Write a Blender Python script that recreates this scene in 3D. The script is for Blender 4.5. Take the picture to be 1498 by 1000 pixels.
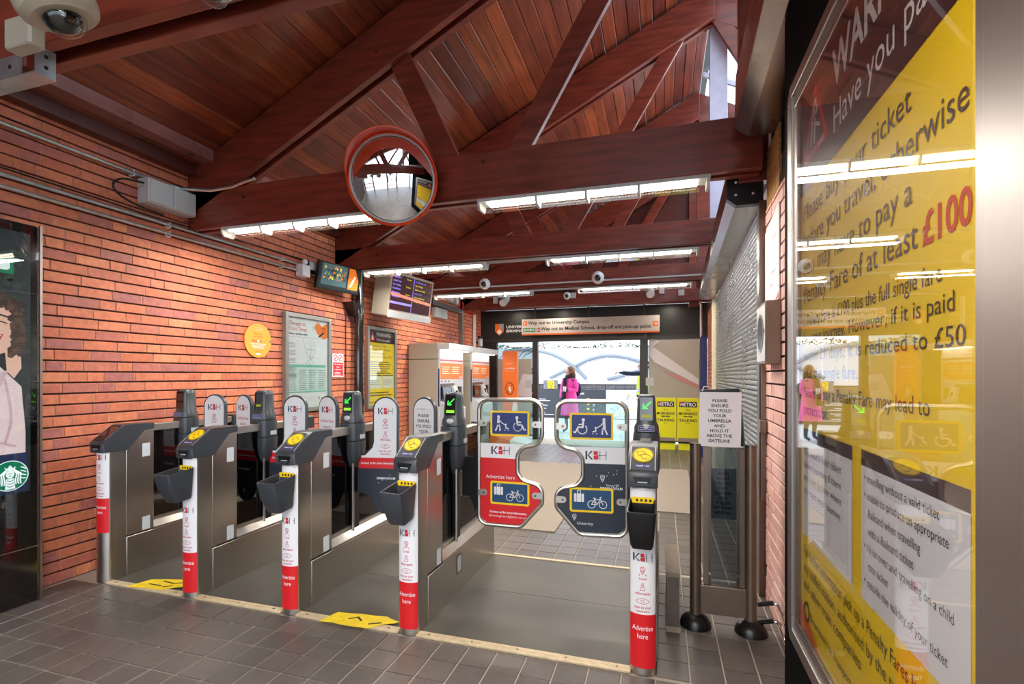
import bpy, bmesh, math, random
from math import sin, cos, tan, pi, radians, atan2, hypot
from mathutils import Vector, Matrix
random.seed(7)
# ------------------------------------------------------------------ clearing
for o in list(bpy.data.objects): bpy.data.objects.remove(o)
SC = bpy.context.scene
COL = SC.collection
# ------------------------------------------------------------------ camera, world, exposure
cd = bpy.data.cameras.new('camera'); cam = bpy.data.objects.new('camera', cd); COL.objects.link(cam)
cd.sensor_width = 36.0; cd.lens = 723.0/1498.0*36.0
cd.shift_y = 48.0/1498.0
cd.clip_start = 0.02; cd.clip_end = 200
cam.location = (0, 0, 1.4); cam.rotation_euler = (pi/2, 0, radians(16.85))
SC.camera = cam
W = bpy.data.worlds.new('overcast_sky'); SC.world = W; W.use_nodes = True
nt = W.node_tree; nt.nodes.clear()
wo = nt.nodes.new('ShaderNodeOutputWorld'); bg = nt.nodes.new('ShaderNodeBackground')
tc = nt.nodes.new('ShaderNodeTexCoord'); sp = nt.nodes.new('ShaderNodeSeparateXYZ'); rp = nt.nodes.new('ShaderNodeValToRGB')
nt.links.new(tc.outputs['Generated'], sp.inputs[0]); nt.links.new(sp.outputs['Z'], rp.inputs[0])
rp.color_ramp.elements[0].color = (0.80, 0.86, 0.95, 1); rp.color_ramp.elements[1].color = (0.72, 0.84, 1.0, 1)
nt.links.new(rp.outputs[0], bg.inputs[0]); bg.inputs[1].default_value = 4.2
nt.links.new(bg.outputs[0], wo.inputs[0])
SC.view_settings.view_transform = 'Standard'; SC.view_settings.look = 'None'
SC.view_settings.exposure = 0.14; SC.view_settings.gamma = 1.0; SC.view_settings.use_curve_mapping = False
LAMP_W = 34.0      # watts of each ceiling batten

# ------------------------------------------------------------------ materials
def lin(c):
    return tuple(((x/255.0)/12.92 if x/255.0 <= 0.04045 else ((x/255.0+0.055)/1.055)**2.4) for x in c)
MATS = {}
def M(name, col=(128,128,128), rough=0.5, metal=0.0, emit=0, noise=0, nscale=8, bump=0, stretch=None, alpha_glass=None, coat=0, spec=None):
    if name in MATS: return MATS[name]
    m = bpy.data.materials.new(name); m.use_nodes = True
    t = m.node_tree; b = t.nodes['Principled BSDF']; L = t.links.new
    c = lin(col) + (1,)
    b.inputs['Base Color'].default_value = c
    b.inputs['Roughness'].default_value = rough; b.inputs['Metallic'].default_value = metal
    if coat: b.inputs['Coat Weight'].default_value = coat; b.inputs['Coat Roughness'].default_value = 0.12
    if spec is not None: b.inputs['Specular IOR Level'].default_value = spec
    if emit:
        b.inputs['Emission Color'].default_value = c; b.inputs['Emission Strength'].default_value = emit
    if noise or bump:
        g = t.nodes.new('ShaderNodeNewGeometry'); mp = t.nodes.new('ShaderNodeMapping')
        L(g.outputs['Position'], mp.inputs[0]); mp.inputs['Scale'].default_value = stretch or (1,1,1)
        n = t.nodes.new('ShaderNodeTexNoise'); n.inputs['Scale'].default_value = nscale; n.inputs['Detail'].default_value = 5
        L(mp.outputs[0], n.inputs[0])
        if noise:
            r = t.nodes.new('ShaderNodeValToRGB'); L(n.outputs['Fac'], r.inputs[0])
            r.color_ramp.elements[0].position = 0.3; r.color_ramp.elements[1].position = 0.7
            r.color_ramp.elements[0].color = tuple(x*(1-noise) for x in c[:3])+(1,)
            r.color_ramp.elements[1].color = tuple(min(1, x*(1+noise)) for x in c[:3])+(1,)
            L(r.outputs[0], b.inputs['Base Color'])
            mr = t.nodes.new('ShaderNodeMapRange'); L(n.outputs['Fac'], mr.inputs[0])
            mr.inputs[3].default_value = max(0.03, rough-0.1); mr.inputs[4].default_value = min(1, rough+0.12)
            L(mr.outputs[0], b.inputs['Roughness'])
        if bump:
            bp = t.nodes.new('ShaderNodeBump'); bp.inputs['Strength'].default_value = bump; bp.inputs['Distance'].default_value = 0.01
            L(n.outputs['Fac'], bp.inputs['Height']); L(bp.outputs[0], b.inputs['Normal'])
    MATS[name] = m; return m
def ramp_mat(name, tones, rough=0.6, stretch=(1,1,1), nscale=20, namt=0.25, bump=0.3, coat=0, patch=0, spec=None):
    """one tone for each piece (object random + island random), grain by noise"""
    m = bpy.data.materials.new(name); m.use_nodes = True
    t = m.node_tree; b = t.nodes['Principled BSDF']; L = t.links.new
    oi = t.nodes.new('ShaderNodeObjectInfo'); g = t.nodes.new('ShaderNodeNewGeometry')
    a = t.nodes.new('ShaderNodeMath'); a.operation = 'ADD'; L(oi.outputs['Random'], a.inputs[0]); L(g.outputs['Random Per Island'], a.inputs[1])
    f = t.nodes.new('ShaderNodeMath'); f.operation = 'FRACT'; L(a.outputs[0], f.inputs[0])
    r = t.nodes.new('ShaderNodeValToRGB'); L(f.outputs[0], r.inputs[0]); r.color_ramp.interpolation = 'LINEAR'
    while len(r.color_ramp.elements) < len(tones): r.color_ramp.elements.new(0.5)
    for i, tn in enumerate(tones):
        r.color_ramp.elements[i].position = i/(len(tones)-1); r.color_ramp.elements[i].color = lin(tn)+(1,)
    mp = t.nodes.new('ShaderNodeMapping'); L(g.outputs['Position'], mp.inputs[0]); mp.inputs['Scale'].default_value = stretch
    n = t.nodes.new('ShaderNodeTexNoise'); n.inputs['Scale'].default_value = nscale; n.inputs['Detail'].default_value = 6; L(mp.outputs[0], n.inputs[0])
    mr = t.nodes.new('ShaderNodeMapRange'); L(n.outputs['Fac'], mr.inputs[0])
    mr.inputs[1].default_value = 0.25; mr.inputs[2].default_value = 0.75; mr.inputs[3].default_value = 1-namt; mr.inputs[4].default_value = 1+namt
    mx = t.nodes.new('ShaderNodeVectorMath'); mx.operation = 'SCALE'; L(r.outputs[0], mx.inputs[0]); L(mr.outputs[0], mx.inputs['Scale'])
    out = mx.outputs[0]
    if patch:
        n2 = t.nodes.new('ShaderNodeTexNoise'); n2.inputs['Scale'].default_value = 1.7; L(g.outputs['Position'], n2.inputs[0])
        m2 = t.nodes.new('ShaderNodeMapRange'); L(n2.outputs['Fac'], m2.inputs[0]); m2.inputs[1].default_value = .3; m2.inputs[2].default_value = .7
        m2.inputs[3].default_value = 1-patch; m2.inputs[4].default_value = 1+patch
        v2 = t.nodes.new('ShaderNodeVectorMath'); v2.operation = 'SCALE'; L(out, v2.inputs[0]); L(m2.outputs[0], v2.inputs['Scale']); out = v2.outputs[0]
    L(out, b.inputs['Base Color']); b.inputs['Roughness'].default_value = rough
    if coat: b.inputs['Coat Weight'].default_value = coat; b.inputs['Coat Roughness'].default_value = 0.15
    if spec is not None: b.inputs['Specular IOR Level'].default_value = spec
    if bump:
        bp = t.nodes.new('ShaderNodeBump'); bp.inputs['Strength'].default_value = bump; bp.inputs['Distance'].default_value = 0.004
        L(n.outputs['Fac'], bp.inputs['Height']); L(bp.outputs[0], b.inputs['Normal'])
    MATS[name] = m; return m
def glass_mat(name, tint=(235,245,242), refl=1.0, ior=1.5):
    m = bpy.data.materials.new(name); m.use_nodes = True
    t = m.node_tree; t.nodes.clear(); L = t.links.new
    o = t.nodes.new('ShaderNodeOutputMaterial'); mix = t.nodes.new('ShaderNodeMixShader')
    tr = t.nodes.new('ShaderNodeBsdfTransparent'); tr.inputs[0].default_value = lin(tint)+(1,)
    gl = t.nodes.new('ShaderNodeBsdfGlossy'); gl.inputs['Roughness'].default_value = 0.01; gl.inputs[0].default_value = (1,1,1,1)
    lw = t.nodes.new('ShaderNodeLayerWeight'); lw.inputs[0].default_value = 0.5      # facing = 1-|cos|, same from both sides
    pw = t.nodes.new('ShaderNodeMath'); pw.operation = 'POWER'; pw.inputs[1].default_value = 5.0; L(lw.outputs['Facing'], pw.inputs[0])
    mu = t.nodes.new('ShaderNodeMath'); mu.operation = 'MULTIPLY_ADD'; mu.inputs[1].default_value = 0.96*refl; mu.inputs[2].default_value = 0.04*refl; mu.use_clamp = True
    L(pw.outputs[0], mu.inputs[0]); L(mu.outputs[0], mix.inputs[0]); L(tr.outputs[0], mix.inputs[1]); L(gl.outputs[0], mix.inputs[2]); L(mix.outputs[0], o.inputs[0])
    MATS[name] = m; return m
ramp_mat('brick', [(208,120,88),(214,126,90),(198,108,80),(222,138,98),(204,114,82),(172,104,98),(212,124,90)], rough=0.62, nscale=26, namt=0.2, bump=0.5, patch=0.1)
ramp_mat('brick_pale', [(224,176,164),(232,188,178),(214,164,152),(228,180,168)], rough=0.7, nscale=26, namt=0.12, bump=0.5)
ramp_mat('plank_wood', [(118,52,32),(134,62,36),(104,44,30),(148,72,40),(122,54,36),(92,38,28)], rough=0.34, stretch=(3,0.25,3), nscale=9, namt=0.45, bump=0.15, coat=0.25, patch=0.25)
ramp_mat('floor_tile', [(92,84,79),(100,92,86),(84,77,73),(96,88,82),(88,81,77)], rough=0.36, nscale=30, namt=0.12, bump=0.06, patch=0.1)
ramp_mat('paver', [(150,148,144),(160,158,154),(142,140,138)], rough=0.5, nscale=20, namt=0.1, bump=0.1)
M('beam_wood', (122,50,34), 0.36, noise=0.35, nscale=5, stretch=(0.6,3,5), coat=0.3)
M('beam_wood_dark', (84,36,26), 0.4, noise=0.3, nscale=5, stretch=(3,0.5,5), coat=0.3)
M('mortar_dark', (52,36,32), 0.95); M('mortar_pale', (190,132,106), 0.9, noise=0.2, nscale=30); M('grout', (176,166,150), 0.8)
M('steel', (194,188,179), 0.33, 1.0, noise=0.04, nscale=1.5); M('steel_dark', (120,110,102), 0.3, 1.0, noise=0.15, nscale=4)
M('steel_bright', (225,224,222), 0.16, 1.0); M('alu', (168,162,158), 0.38, 1.0, noise=0.03, nscale=1); M('galv', (196,206,208), 0.32, 0.9, noise=0.15, nscale=20)
M('bronze', (128,112,98), 0.38, 0.8, noise=0.1, nscale=5)
M('hood', (58,62,68), 0.34, noise=0.06, nscale=60); M('hood_black', (22,23,26), 0.3); M('pod', (60,65,70), 0.32)
M('black', (12,12,13), 0.35); M('black_matt', (8,8,9), 0.9, spec=0.1); M('purlin_sky_sheen', (150,96,88), 0.3, noise=0.15, nscale=6, coat=0.5); M('gloss_black', (10,10,12), 0.08, coat=1); M('dark_glass', (16,14,14), 0.05, coat=1)
M('white', (232,232,236), 0.45); M('paper', (226,224,226), 0.55); M('label_white', (206,212,216), 0.5)
M('navy', (28,40,68), 0.45); M('ink', (26,26,30), 0.5); M('logo_red', (214,40,48), 0.45); M('red', (214,28,36), 0.38); M('pink_ink', (196,70,92), 0.5)
M('yellow', (240,200,10), 0.45); M('reader_yellow', (248,206,8), 0.35, noise=0.08, nscale=40); M('sticker_yellow', (236,204,24), 0.5, noise=0.12, nscale=30)
M('sign_blue', (18,44,110), 0.35); M('sign_teal', (20,70,108), 0.35); M('map_navy', (38,44,58), 0.4); M('label_blue', (52,54,128), 0.4)
M('beige_box', (176,166,148), 0.5); M('tvm_grey', (200,202,204), 0.42); M('tvm_panel', (224,224,226), 0.4); M('orange', (238,128,54), 0.5)
M('orange_totem', (236,112,32), 0.4); M('mirror_orange', (232,72,28), 0.3, noise=0.05, nscale=9); M('mirror', (235,238,240), 0.0, 1.0)
M('conduit', (200,202,200), 0.35, 0.4); M('plastic_grey', (196,198,198), 0.45); M('cable', (26,22,22), 0.5)
M('screen_glow_green', (40,230,60), 0.4, emit=2.5); M('screen_lime', (120,200,40), 0.4, emit=1.2); M('screen_dim', (150,150,20), 0.4, emit=0.35)
M('led', (255,246,228), 0.4, emit=11); M('led_soft', (255,244,224), 0.4, emit=6)
M('fascia', (38,38,36), 0.4); M('frame_dark', (70,68,64), 0.4, 0.5); M('sign_grey', (206,198,192), 0.5)
M('green', (44,140,70), 0.45); M('crimson', (170,20,60), 0.45)
M('poster_brown', (62,36,40), 0.4); M('poster_yellow', (250,212,6), 0.45); M('poster_white', (226,226,232), 0.5); M('price_red', (214,72,40), 0.5)
M('plate', (86,82,75), 0.42, 0.35, noise=0.22, nscale=3.5, bump=0.05); M('mat_floor', (150,138,124), 0.85, noise=0.08, nscale=60)
M('threshold', (204,184,150), 0.5, 0.2, noise=0.15, nscale=30)
M('osb', (176,130,76), 0.8, noise=0.4, nscale=38, bump=0.3)
M('shutter', (150,152,152), 0.28, 1.0, noise=0.06, nscale=4); M('shutter_box', (150,140,134), 0.24, 1.0, noise=0.1, nscale=3)
M('pavement', (196,194,190), 0.7, noise=0.06, nscale=6); M('stone', (120,118,120), 0.8, noise=0.25, nscale=9, bump=0.3); M('wall_white', (214,216,220), 0.5)
M('tube', (128,134,142), 0.4, 0.3); M('board_dark', (52,56,62), 0.5); M('leaf', (74,84,52), 0.8, noise=0.4, nscale=20)
M('pale_lilac', (206,204,226), 0.5, noise=0.08, nscale=9)
M('green_dark', (0,98,66), 0.4); M('skin', (214,158,130), 0.5); M('hair', (120,78,48), 0.6); M('pink', (250,78,176), 0.7); M('scarf', (22,22,26), 0.8); M('trouser', (40,78,92), 0.8)
M('navy_cloth', (34,44,66), 0.8); M('hivis', (206,232,40), 0.6, emit=0); M('shoe', (24,24,26), 0.5); M('hivis_band', (200,206,210), 0.4)
M('blue_post', (24,40,104), 0.4)
M('pane_film', (186,182,170), .5); glass_mat('glass', (222,240,236)); glass_mat('glass_clear', (240,244,244)); glass_mat('glass_poster', (245,245,245), refl=1.0); glass_mat('glass_smoke', (70,64,60), 1.0)
glass_mat('glass_window', (200,208,208)); glass_mat('cover', (250,250,250), 1.0); glass_mat('acrylic', (190,196,198), 1.3)

# ------------------------------------------------------------------ font glyph cache (built-in font)
GL = {}
def _glyphs():
    chars = [chr(i) for i in range(33, 127)] + ['£', '•']
    tmp = []
    for bold in (0, 1):
        for ch in chars:
            for k, body in enumerate((ch, 'H'+ch+'H')):
                c = bpy.data.curves.new('t', 'FONT'); c.body = body; c.size = 1; c.resolution_u = 3
                if bold: c.offset = 0.022
                o = bpy.data.objects.new('t', c); COL.objects.link(o); tmp.append((o, c, bold, ch, k))
        c = bpy.data.curves.new('t', 'FONT'); c.body = 'HH'; c.size = 1
        if bold: c.offset = 0.022
        o = bpy.data.objects.new('t', c); COL.objects.link(o); tmp.append((o, c, bold, 'HH', 2))
    dg = bpy.context.evaluated_depsgraph_get(); dg.update()
    wd = {}; ms = {}
    for o, c, bold, ch, k in tmp:
        e = o.evaluated_get(dg); me = e.to_mesh()
        xs = [v.co.x for v in me.vertices]
        if k == 0: ms[(bold, ch)] = ([v.co[:2] for v in me.vertices], [tuple(p.vertices) for p in me.polygons])
        if xs: wd[(bold, ch, k)] = (min(xs), max(xs))
        e.to_mesh_clear()
    for o, c, *_ in tmp: bpy.data.objects.remove(o); bpy.data.curves.remove(c)
    for bold in (0, 1):
        hh = wd[(bold, 'HH', 2)][1]
        for ch in chars:
            adv = wd[(bold, ch, 1)][1] - hh if (bold, ch, 1) in wd else 0.5
            GL[(bold, ch)] = (ms[(bold, ch)], adv)
        GL[(bold, ' ')] = (([], []), 0.3)
_glyphs()
def text_width(s, bold=0): return sum(GL.get((bold, ch), GL[(bold, 'n')])[1] for ch in s)

# ------------------------------------------------------------------ frames and mesh builder
class Fr:
    """a local frame: u to the right, v up, w out of the surface"""
    def __init__(s, o, u, v, fn=None):
        s.o = Vector(o); s.u = Vector(u).normalized(); s.v = Vector(v).normalized(); s.w = s.u.cross(s.v); s.fn = fn
    def __call__(s, u, v, w=0.0):
        if s.fn: return s.fn(u, v, w)
        return s.o + s.u*u + s.v*v + s.w*w
def FX(x, y0, z0=0): return Fr((x, y0, z0), (0,1,0), (0,0,1))       # faces +X ; u = +Y
def FXm(x, y0, z0=0): return Fr((x, y0, z0), (0,-1,0), (0,0,1))     # faces -X ; u = -Y
def FY(x0, y, z0=0): return Fr((x0, y, z0), (1,0,0), (0,0,1))       # faces -Y ; u = +X
ORG = {}
class MB:
    def __init__(s): s.v = []; s.f = []; s.m = []
    def add(s, vs, fs, mat):
        n = len(s.v); s.v += [Vector(p) for p in vs]; s.f += [tuple(i+n for i in f) for f in fs]; s.m += [mat]*len(fs); return s
    def box(s, x0, y0, z0, x1, y1, z1, mat):
        x0,x1 = sorted((x0,x1)); y0,y1 = sorted((y0,y1)); z0,z1 = sorted((z0,z1))
        return s.add([(x0,y0,z0),(x1,y0,z0),(x1,y1,z0),(x0,y1,z0),(x0,y0,z1),(x1,y0,z1),(x1,y1,z1),(x0,y1,z1)],
                     [(0,3,2,1),(4,5,6,7),(0,1,5,4),(1,2,6,5),(2,3,7,6),(3,0,4,7)], mat)
    def cbox(s, x0, y0, z0, x1, y1, z1, mat, c=0.01):
        """box with its long vertical edges and rims chamfered"""
        x0,x1 = sorted((x0,x1)); y0,y1 = sorted((y0,y1)); z0,z1 = sorted((z0,z1))
        def ring(i, z): return [(x0+i+c,y0+i,z),(x1-i-c,y0+i,z),(x1-i,y0+i+c,z),(x1-i,y1-i-c,z),(x1-i-c,y1-i,z),(x0+i+c,y1-i,z),(x0+i,y1-i-c,z),(x0+i,y0+i+c,z)]
        return s.loft([ring(c*.5, z0), ring(0, z0+c*.5), ring(0, z1-c*.5), ring(c*.5, z1)], mat)
    def loft(s, rings, mat, cap=True, closed=False):
        n = len(rings[0]); vs = [p for r in rings for p in r]; fs = []
        R = len(rings)
        for a in range(R if closed else R-1):
            b = (a+1) % R
            for i in range(n):
                j = (i+1) % n; fs.append((a*n+i, a*n+j, b*n+j, b*n+i))
        if cap and not closed: fs.append(tuple(range(n-1, -1, -1))); fs.append(tuple((R-1)*n+i for i in range(n)))
        return s.add(vs, fs, mat)
    def prism(s, poly, fr, w0, w1, mat):
        a = sum(poly[i][0]*poly[(i+1)%len(poly)][1]-poly[(i+1)%len(poly)][0]*poly[i][1] for i in range(len(poly)))
        if a < 0: poly = poly[::-1]
        return s.loft([[fr(u,v,min(w0,w1)) for u,v in poly], [fr(u,v,max(w0,w1)) for u,v in poly]], mat)
    def tube(s, pts, r, mat, n=8, closed=False, cap=True, r1=None):
        pts = [Vector(p) for p in pts]; P = len(pts); rings = []
        prev = None
        for i, p in enumerate(pts):
            if closed: d = (pts[(i+1)%P]-pts[i-1])
            else: d = pts[min(i+1,P-1)]-pts[max(i-1,0)]
            d.normalize()
            if prev is None:
                up = Vector((0,0,1)) if abs(d.z) < 0.9 else Vector((1,0,0))
                a = d.cross(up).normalized()
            else:
                a = (prev - d*prev.dot(d)).normalized()
            prev = a; b = d.cross(a)
            rr = r if r1 is None else r+(r1-r)*i/(P-1)
            rings.append([p+(a*cos(2*pi*k/n)+b*sin(2*pi*k/n))*rr for k in range(n)])
        return s.loft(rings, mat, cap=cap, closed=closed)
    def cyl(s, p0, p1, r, mat, n=16, r1=None): return s.tube([p0, p1], r, mat, n=n, r1=r1)
    def beam(s, p0, p1, h, y0, y1, mat):
        """bar in the XZ plane from p0 to p1 (x,z centres), height h square to its run, between y0 and y1"""
        a = Vector((p0[0],0,p0[1])); b = Vector((p1[0],0,p1[1])); d = (b-a).normalized(); n = Vector((-d.z,0,d.x))*h/2
        q = [a-n, b-n, b+n, a+n]
        return s.loft([[Vector((p.x,y0,p.z)) for p in q], [Vector((p.x,y1,p.z)) for p in q]], mat)
    def ball(s, c, r, mat, n=14, m=9, sc=(1,1,1), t0=0.0, t1=pi, rot=None):
        rings = []; c = Vector(c)
        for i in range(m+1):
            t = t0+(t1-t0)*i/m
            ring = []
            for k in range(n):
                p = Vector((sin(t)*cos(2*pi*k/n)*sc[0], sin(t)*sin(2*pi*k/n)*sc[1], cos(t)*sc[2]))*r
                if rot: p = rot @ p
                ring.append(c+p)
            rings.append(ring)
        return s.loft(rings[::-1], mat, cap=True)
    # flat print
    def quad(s, fr, u0, v0, u1, v1, mat, w=0.0, n=1):
        vs = []; fs = []
        for i in range(n+1):
            u = u0+(u1-u0)*i/n; vs += [fr(u,v0,w), fr(u,v1,w)]
        for i in range(n): fs.append((2*i, 2*i+2, 2*i+3, 2*i+1))
        return s.add(vs, fs, mat)
    def poly(s, fr, pts, mat, w=0.0):
        a = sum(pts[i][0]*pts[(i+1)%len(pts)][1]-pts[(i+1)%len(pts)][0]*pts[i][1] for i in range(len(pts)))
        if a < 0: pts = pts[::-1]
        return s.add([fr(u,v,w) for u,v in pts], [tuple(range(len(pts)))], mat)
    def disc(s, fr, u, v, r, mat, w=0.0, n=24, ry=None):
        ry = ry or r
        return s.poly(fr, [(u+r*cos(2*pi*k/n), v+ry*sin(2*pi*k/n)) for k in range(n)], mat, w)
    def stroke(s, fr, pts, t, mat, w=0.0, closed=False):
        n = len(pts); segs = n if closed else n-1
        for i in range(segs):
            a = pts[i]; b = pts[(i+1)%n]; dx, dy = b[0]-a[0], b[1]-a[1]; l = hypot(dx,dy) or 1e-9
            nx, ny = -dy/l*t/2, dx/l*t/2; ex, ey = dx/l*t*0.3, dy/l*t*0.3
            s.add([fr(a[0]-ex-nx,a[1]-ey-ny,w), fr(b[0]+ex-nx,b[1]+ey-ny,w), fr(b[0]+ex+nx,b[1]+ey+ny,w), fr(a[0]-ex+nx,a[1]-ey+ny,w)], [(0,1,2,3)], mat)
        return s
    def ring(s, fr, u, v, r, t, mat, w=0.0, n=20, a0=0, a1=2*pi, ry=None):
        ry = ry or r
        full = abs(a1-a0-2*pi) < 1e-6
        return s.stroke(fr, [(u+r*cos(a0+(a1-a0)*k/n), v+ry*sin(a0+(a1-a0)*k/n)) for k in range(n if full else n+1)], t, mat, w, closed=full)
    def text(s, txt, fr, u, v, size, mat, w=0.0, align='L', bold=0, fit=None, sx=1.0, shear=0):
        wd = text_width(txt, bold)*size
        k = sx if fit is None else fit/wd
        x = u - (wd*k/2 if align == 'C' else wd*k if align == 'R' else 0)
        for ch in txt:
            (vs, fs), adv = GL.get((bold, ch), GL[(bold, 'n')])
            if vs: s.add([fr(x+(px+shear*py)*size*k, v+py*size, w) for px, py in vs], fs, mat)
            x += adv*size*k
        return s
    def xf(s, mtx):
        s.v = [mtx @ p for p in s.v]; return s
    def build(s, name, parent=None, smooth=True, label=None, cat=None, group=None, kind=None, origin=None, bevel=0, ang=35):
        if parent is not None: org = ORG[parent.name]
        elif origin is not None: org = Vector(origin)
        else:
            xs = [p.x for p in s.v]; ys = [p.y for p in s.v]; zs = [p.z for p in s.v]
            org = Vector(((min(xs)+max(xs))/2, (min(ys)+max(ys))/2, min(zs)))
        me = bpy.data.meshes.new(name)
        me.from_pydata([tuple(p-org) for p in s.v], [], s.f)
        used = []; idx = []
        for mm in s.m:
            if mm not in used: used.append(mm)
            idx.append(used.index(mm))
        for mm in used: me.materials.append(MATS[mm])
        me.polygons.foreach_set('material_index', idx)
        if smooth:
            me.polygons.foreach_set('use_smooth', [True]*len(me.polygons))
            try: me.set_sharp_from_angle(angle=radians(ang))
            except Exception: pass
        me.update()
        o = bpy.data.objects.new(name, me); COL.objects.link(o)
        if parent is not None: o.parent = parent; ORG[o.name] = org
        else: o.location = org; ORG[o.name] = org
        if bevel:
            b = o.modifiers.new('bevel', 'BEVEL'); b.width = bevel; b.segments = 2; b.limit_method = 'ANGLE'; b.angle_limit = radians(40)
        tag(o, label, cat, group, kind); return o
def tag(o, label=None, cat=None, group=None, kind=None):
    if label: o['label'] = label
    if cat: o['category'] = cat
    if group: o['group'] = group
    if kind: o['kind'] = kind
    return o
def thing(name, loc, label, cat, group=None):
    o = bpy.data.objects.new(name, None); COL.objects.link(o); o.location = loc; o.empty_display_size = 0.1
    ORG[o.name] = Vector(loc); return tag(o, label, cat, group)
def root(name, loc, kind='structure', label=None):
    o = bpy.data.objects.new(name, None); COL.objects.link(o); o.location = loc; o.empty_display_size = 0.1
    ORG[o.name] = Vector(loc); o['kind'] = kind
    if label: o['label'] = label
    return o
def inst(src_mesh, name, parent, loc, rot=None, scale=None, mat=None):
    """a piece sharing mesh data; loc is in world space"""
    o = bpy.data.objects.new(name, src_mesh); COL.objects.link(o); o.parent = parent
    o.location = Vector(loc) - ORG[parent.name]
    if rot: o.rotation_euler = rot
    if scale: o.scale = scale
    return o
def rounded(pts, r, seg=5):
    """round the corners of a closed 2D polygon; r: number or list"""
    n = len(pts); out = []
    for i in range(n):
        p0 = Vector(pts[i-1]); p1 = Vector(pts[i]); p2 = Vector(pts[(i+1)%n])
        rr = r[i] if isinstance(r, (list, tuple)) else r
        a = (p0-p1); b = (p2-p1); la, lb = a.length, b.length; a.normalize(); b.normalize()
        ang = a.angle(b); 
        if rr <= 0 or ang > pi-0.05: out.append((p1.x, p1.y)); continue
        d = min(rr/tan(ang/2), la*0.49, lb*0.49); rr2 = d*tan(ang/2)
        c = p1 + (a+b).normalized()*(rr2/sin(ang/2))
        s0 = p1+a*d-c; s1 = p1+b*d-c
        t0 = atan2(s0.y, s0.x); t1 = atan2(s1.y, s1.x); dt = t1-t0
        while dt > pi: dt -= 2*pi
        while dt < -pi: dt += 2*pi
        for k in range(seg+1): out.append((c.x+rr2*cos(t0+dt*k/seg), c.y+rr2*sin(t0+dt*k/seg)))
    return out
def rrect(u0, v0, u1, v1, r, seg=5): return rounded([(u0,v0),(u1,v0),(u1,v1),(u0,v1)], r, seg)
# ================================================================== STRUCTURE
CX_, F_, H_ = 749.0, 723.0, 548.0
TH = radians(16.85); _c, _s = cos(TH), sin(TH)
def depth(x, y): return y*_c - x*_s
def in_view(x, y, z, m=30):
    D = depth(x, y)
    if D < 0.1: return False
    px = CX_+F_*(x*_c+y*_s)/D; py = H_-F_*(z-1.4)/D
    return -m < px < 1498+m and -m < py < 1000+m

# ---- brick walls: every brick has its own edges; the ones that show largest are parts of their own
def brick_wall(parent, fr, u0, u1, v0, v1, nobj, mat='brick', hide=None, name='brick', headers=0.33):
    bricks = []
    row = 0; v = v0
    while v < v1-0.01:
        u = u0 - random.uniform(0, 0.2)
        while u < u1:
            L = 0.103 if random.random() < headers*0.6 else 0.215
            a, b = max(u, u0), min(u+L, u1)
            if b-a > 0.03: bricks.append((a, b, v, min(v+0.064, v1)))
            u += L+0.0095
        v += 0.075; row += 1
    vis = []; rest = []
    for bk in bricks:
        p = fr((bk[0]+bk[1])/2, (bk[2]+bk[3])/2, 0)
        full = abs((bk[1]-bk[0])-0.215) < 1e-4 or abs((bk[1]-bk[0])-0.103) < 1e-4
        if in_view(p.x, p.y, p.z, 10) and full and (bk[3]-bk[2]) > 0.06 and not (hide and hide(p)):
            vis.append((depth(p.x, p.y), bk))
        else: rest.append(bk)
    vis.sort(key=lambda t: t[0]); rest += [b for _, b in vis[nobj:]]; vis = vis[:nobj]
    meshes = {}
    for L in (0.215, 0.103):
        mb = MB(); h = 0.064; d = 0.03; c = 0.0025
        q = [(-L/2, 0), (L/2, 0), (L/2, h), (-L/2, h)]
        A = [fr.u*x+fr.v*y+fr.w*(-d) for x, y in q]
        B = [fr.u*x+fr.v*y+fr.w*(-c) for x, y in q]
        C = [fr.u*(x-c if x > 0 else x+c)+fr.v*(y-c if y > 0 else y+c) for x, y in q]
        mb.loft([A, B, C], mat, cap=False); mb.add(C, [(0,1,2,3)], mat)
        me = bpy.data.meshes.new(name); me.from_pydata([tuple(p) for p in mb.v], [], mb.f); me.materials.append(MATS[mat]); me.update()
        meshes[L] = me
    for d, bk in vis:
        L = 0.215 if bk[1]-bk[0] > 0.15 else 0.103
        inst(meshes[L], name, parent, fr((bk[0]+bk[1])/2, bk[2], random.uniform(-0.0015, 0.0015)))
    mb = MB()
    for a, b, c, d in rest:
        w = random.uniform(-0.0015, 0.0015)
        q = [(a,c),(b,c),(b,d),(a,d)]
        mb.loft([[fr(x,y,-0.03) for x,y in q],[fr(x,y,w) for x,y in q]], mat)
    if rest: mb.build('brickwork', parent, smooth=False, kind='stuff')
    mb = MB()                        # pale upright joints, nearly flush
    for a, b, c, d in bricks:
        mb.quad(fr, b, c, min(b+0.0095, u1), d, 'mortar_pale', w=-0.004)
    mb.build('mortar_joints', parent, smooth=False, kind='stuff')

wl = root('wall_left', (-3.9, 4.0, 0))
MB().box(-4.15, -4.0, -0.05, -3.914, 10.9, 3.12, 'mortar_dark').build('wall_core', wl, smooth=False)
brick_wall(wl, FX(-3.9, 0, 0), 0.9, 10.85, 0.002, 3.1, 300, hide=lambda p: (p.y < 2.13 and p.z < 2.35) or (p.y > 5.9))

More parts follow.
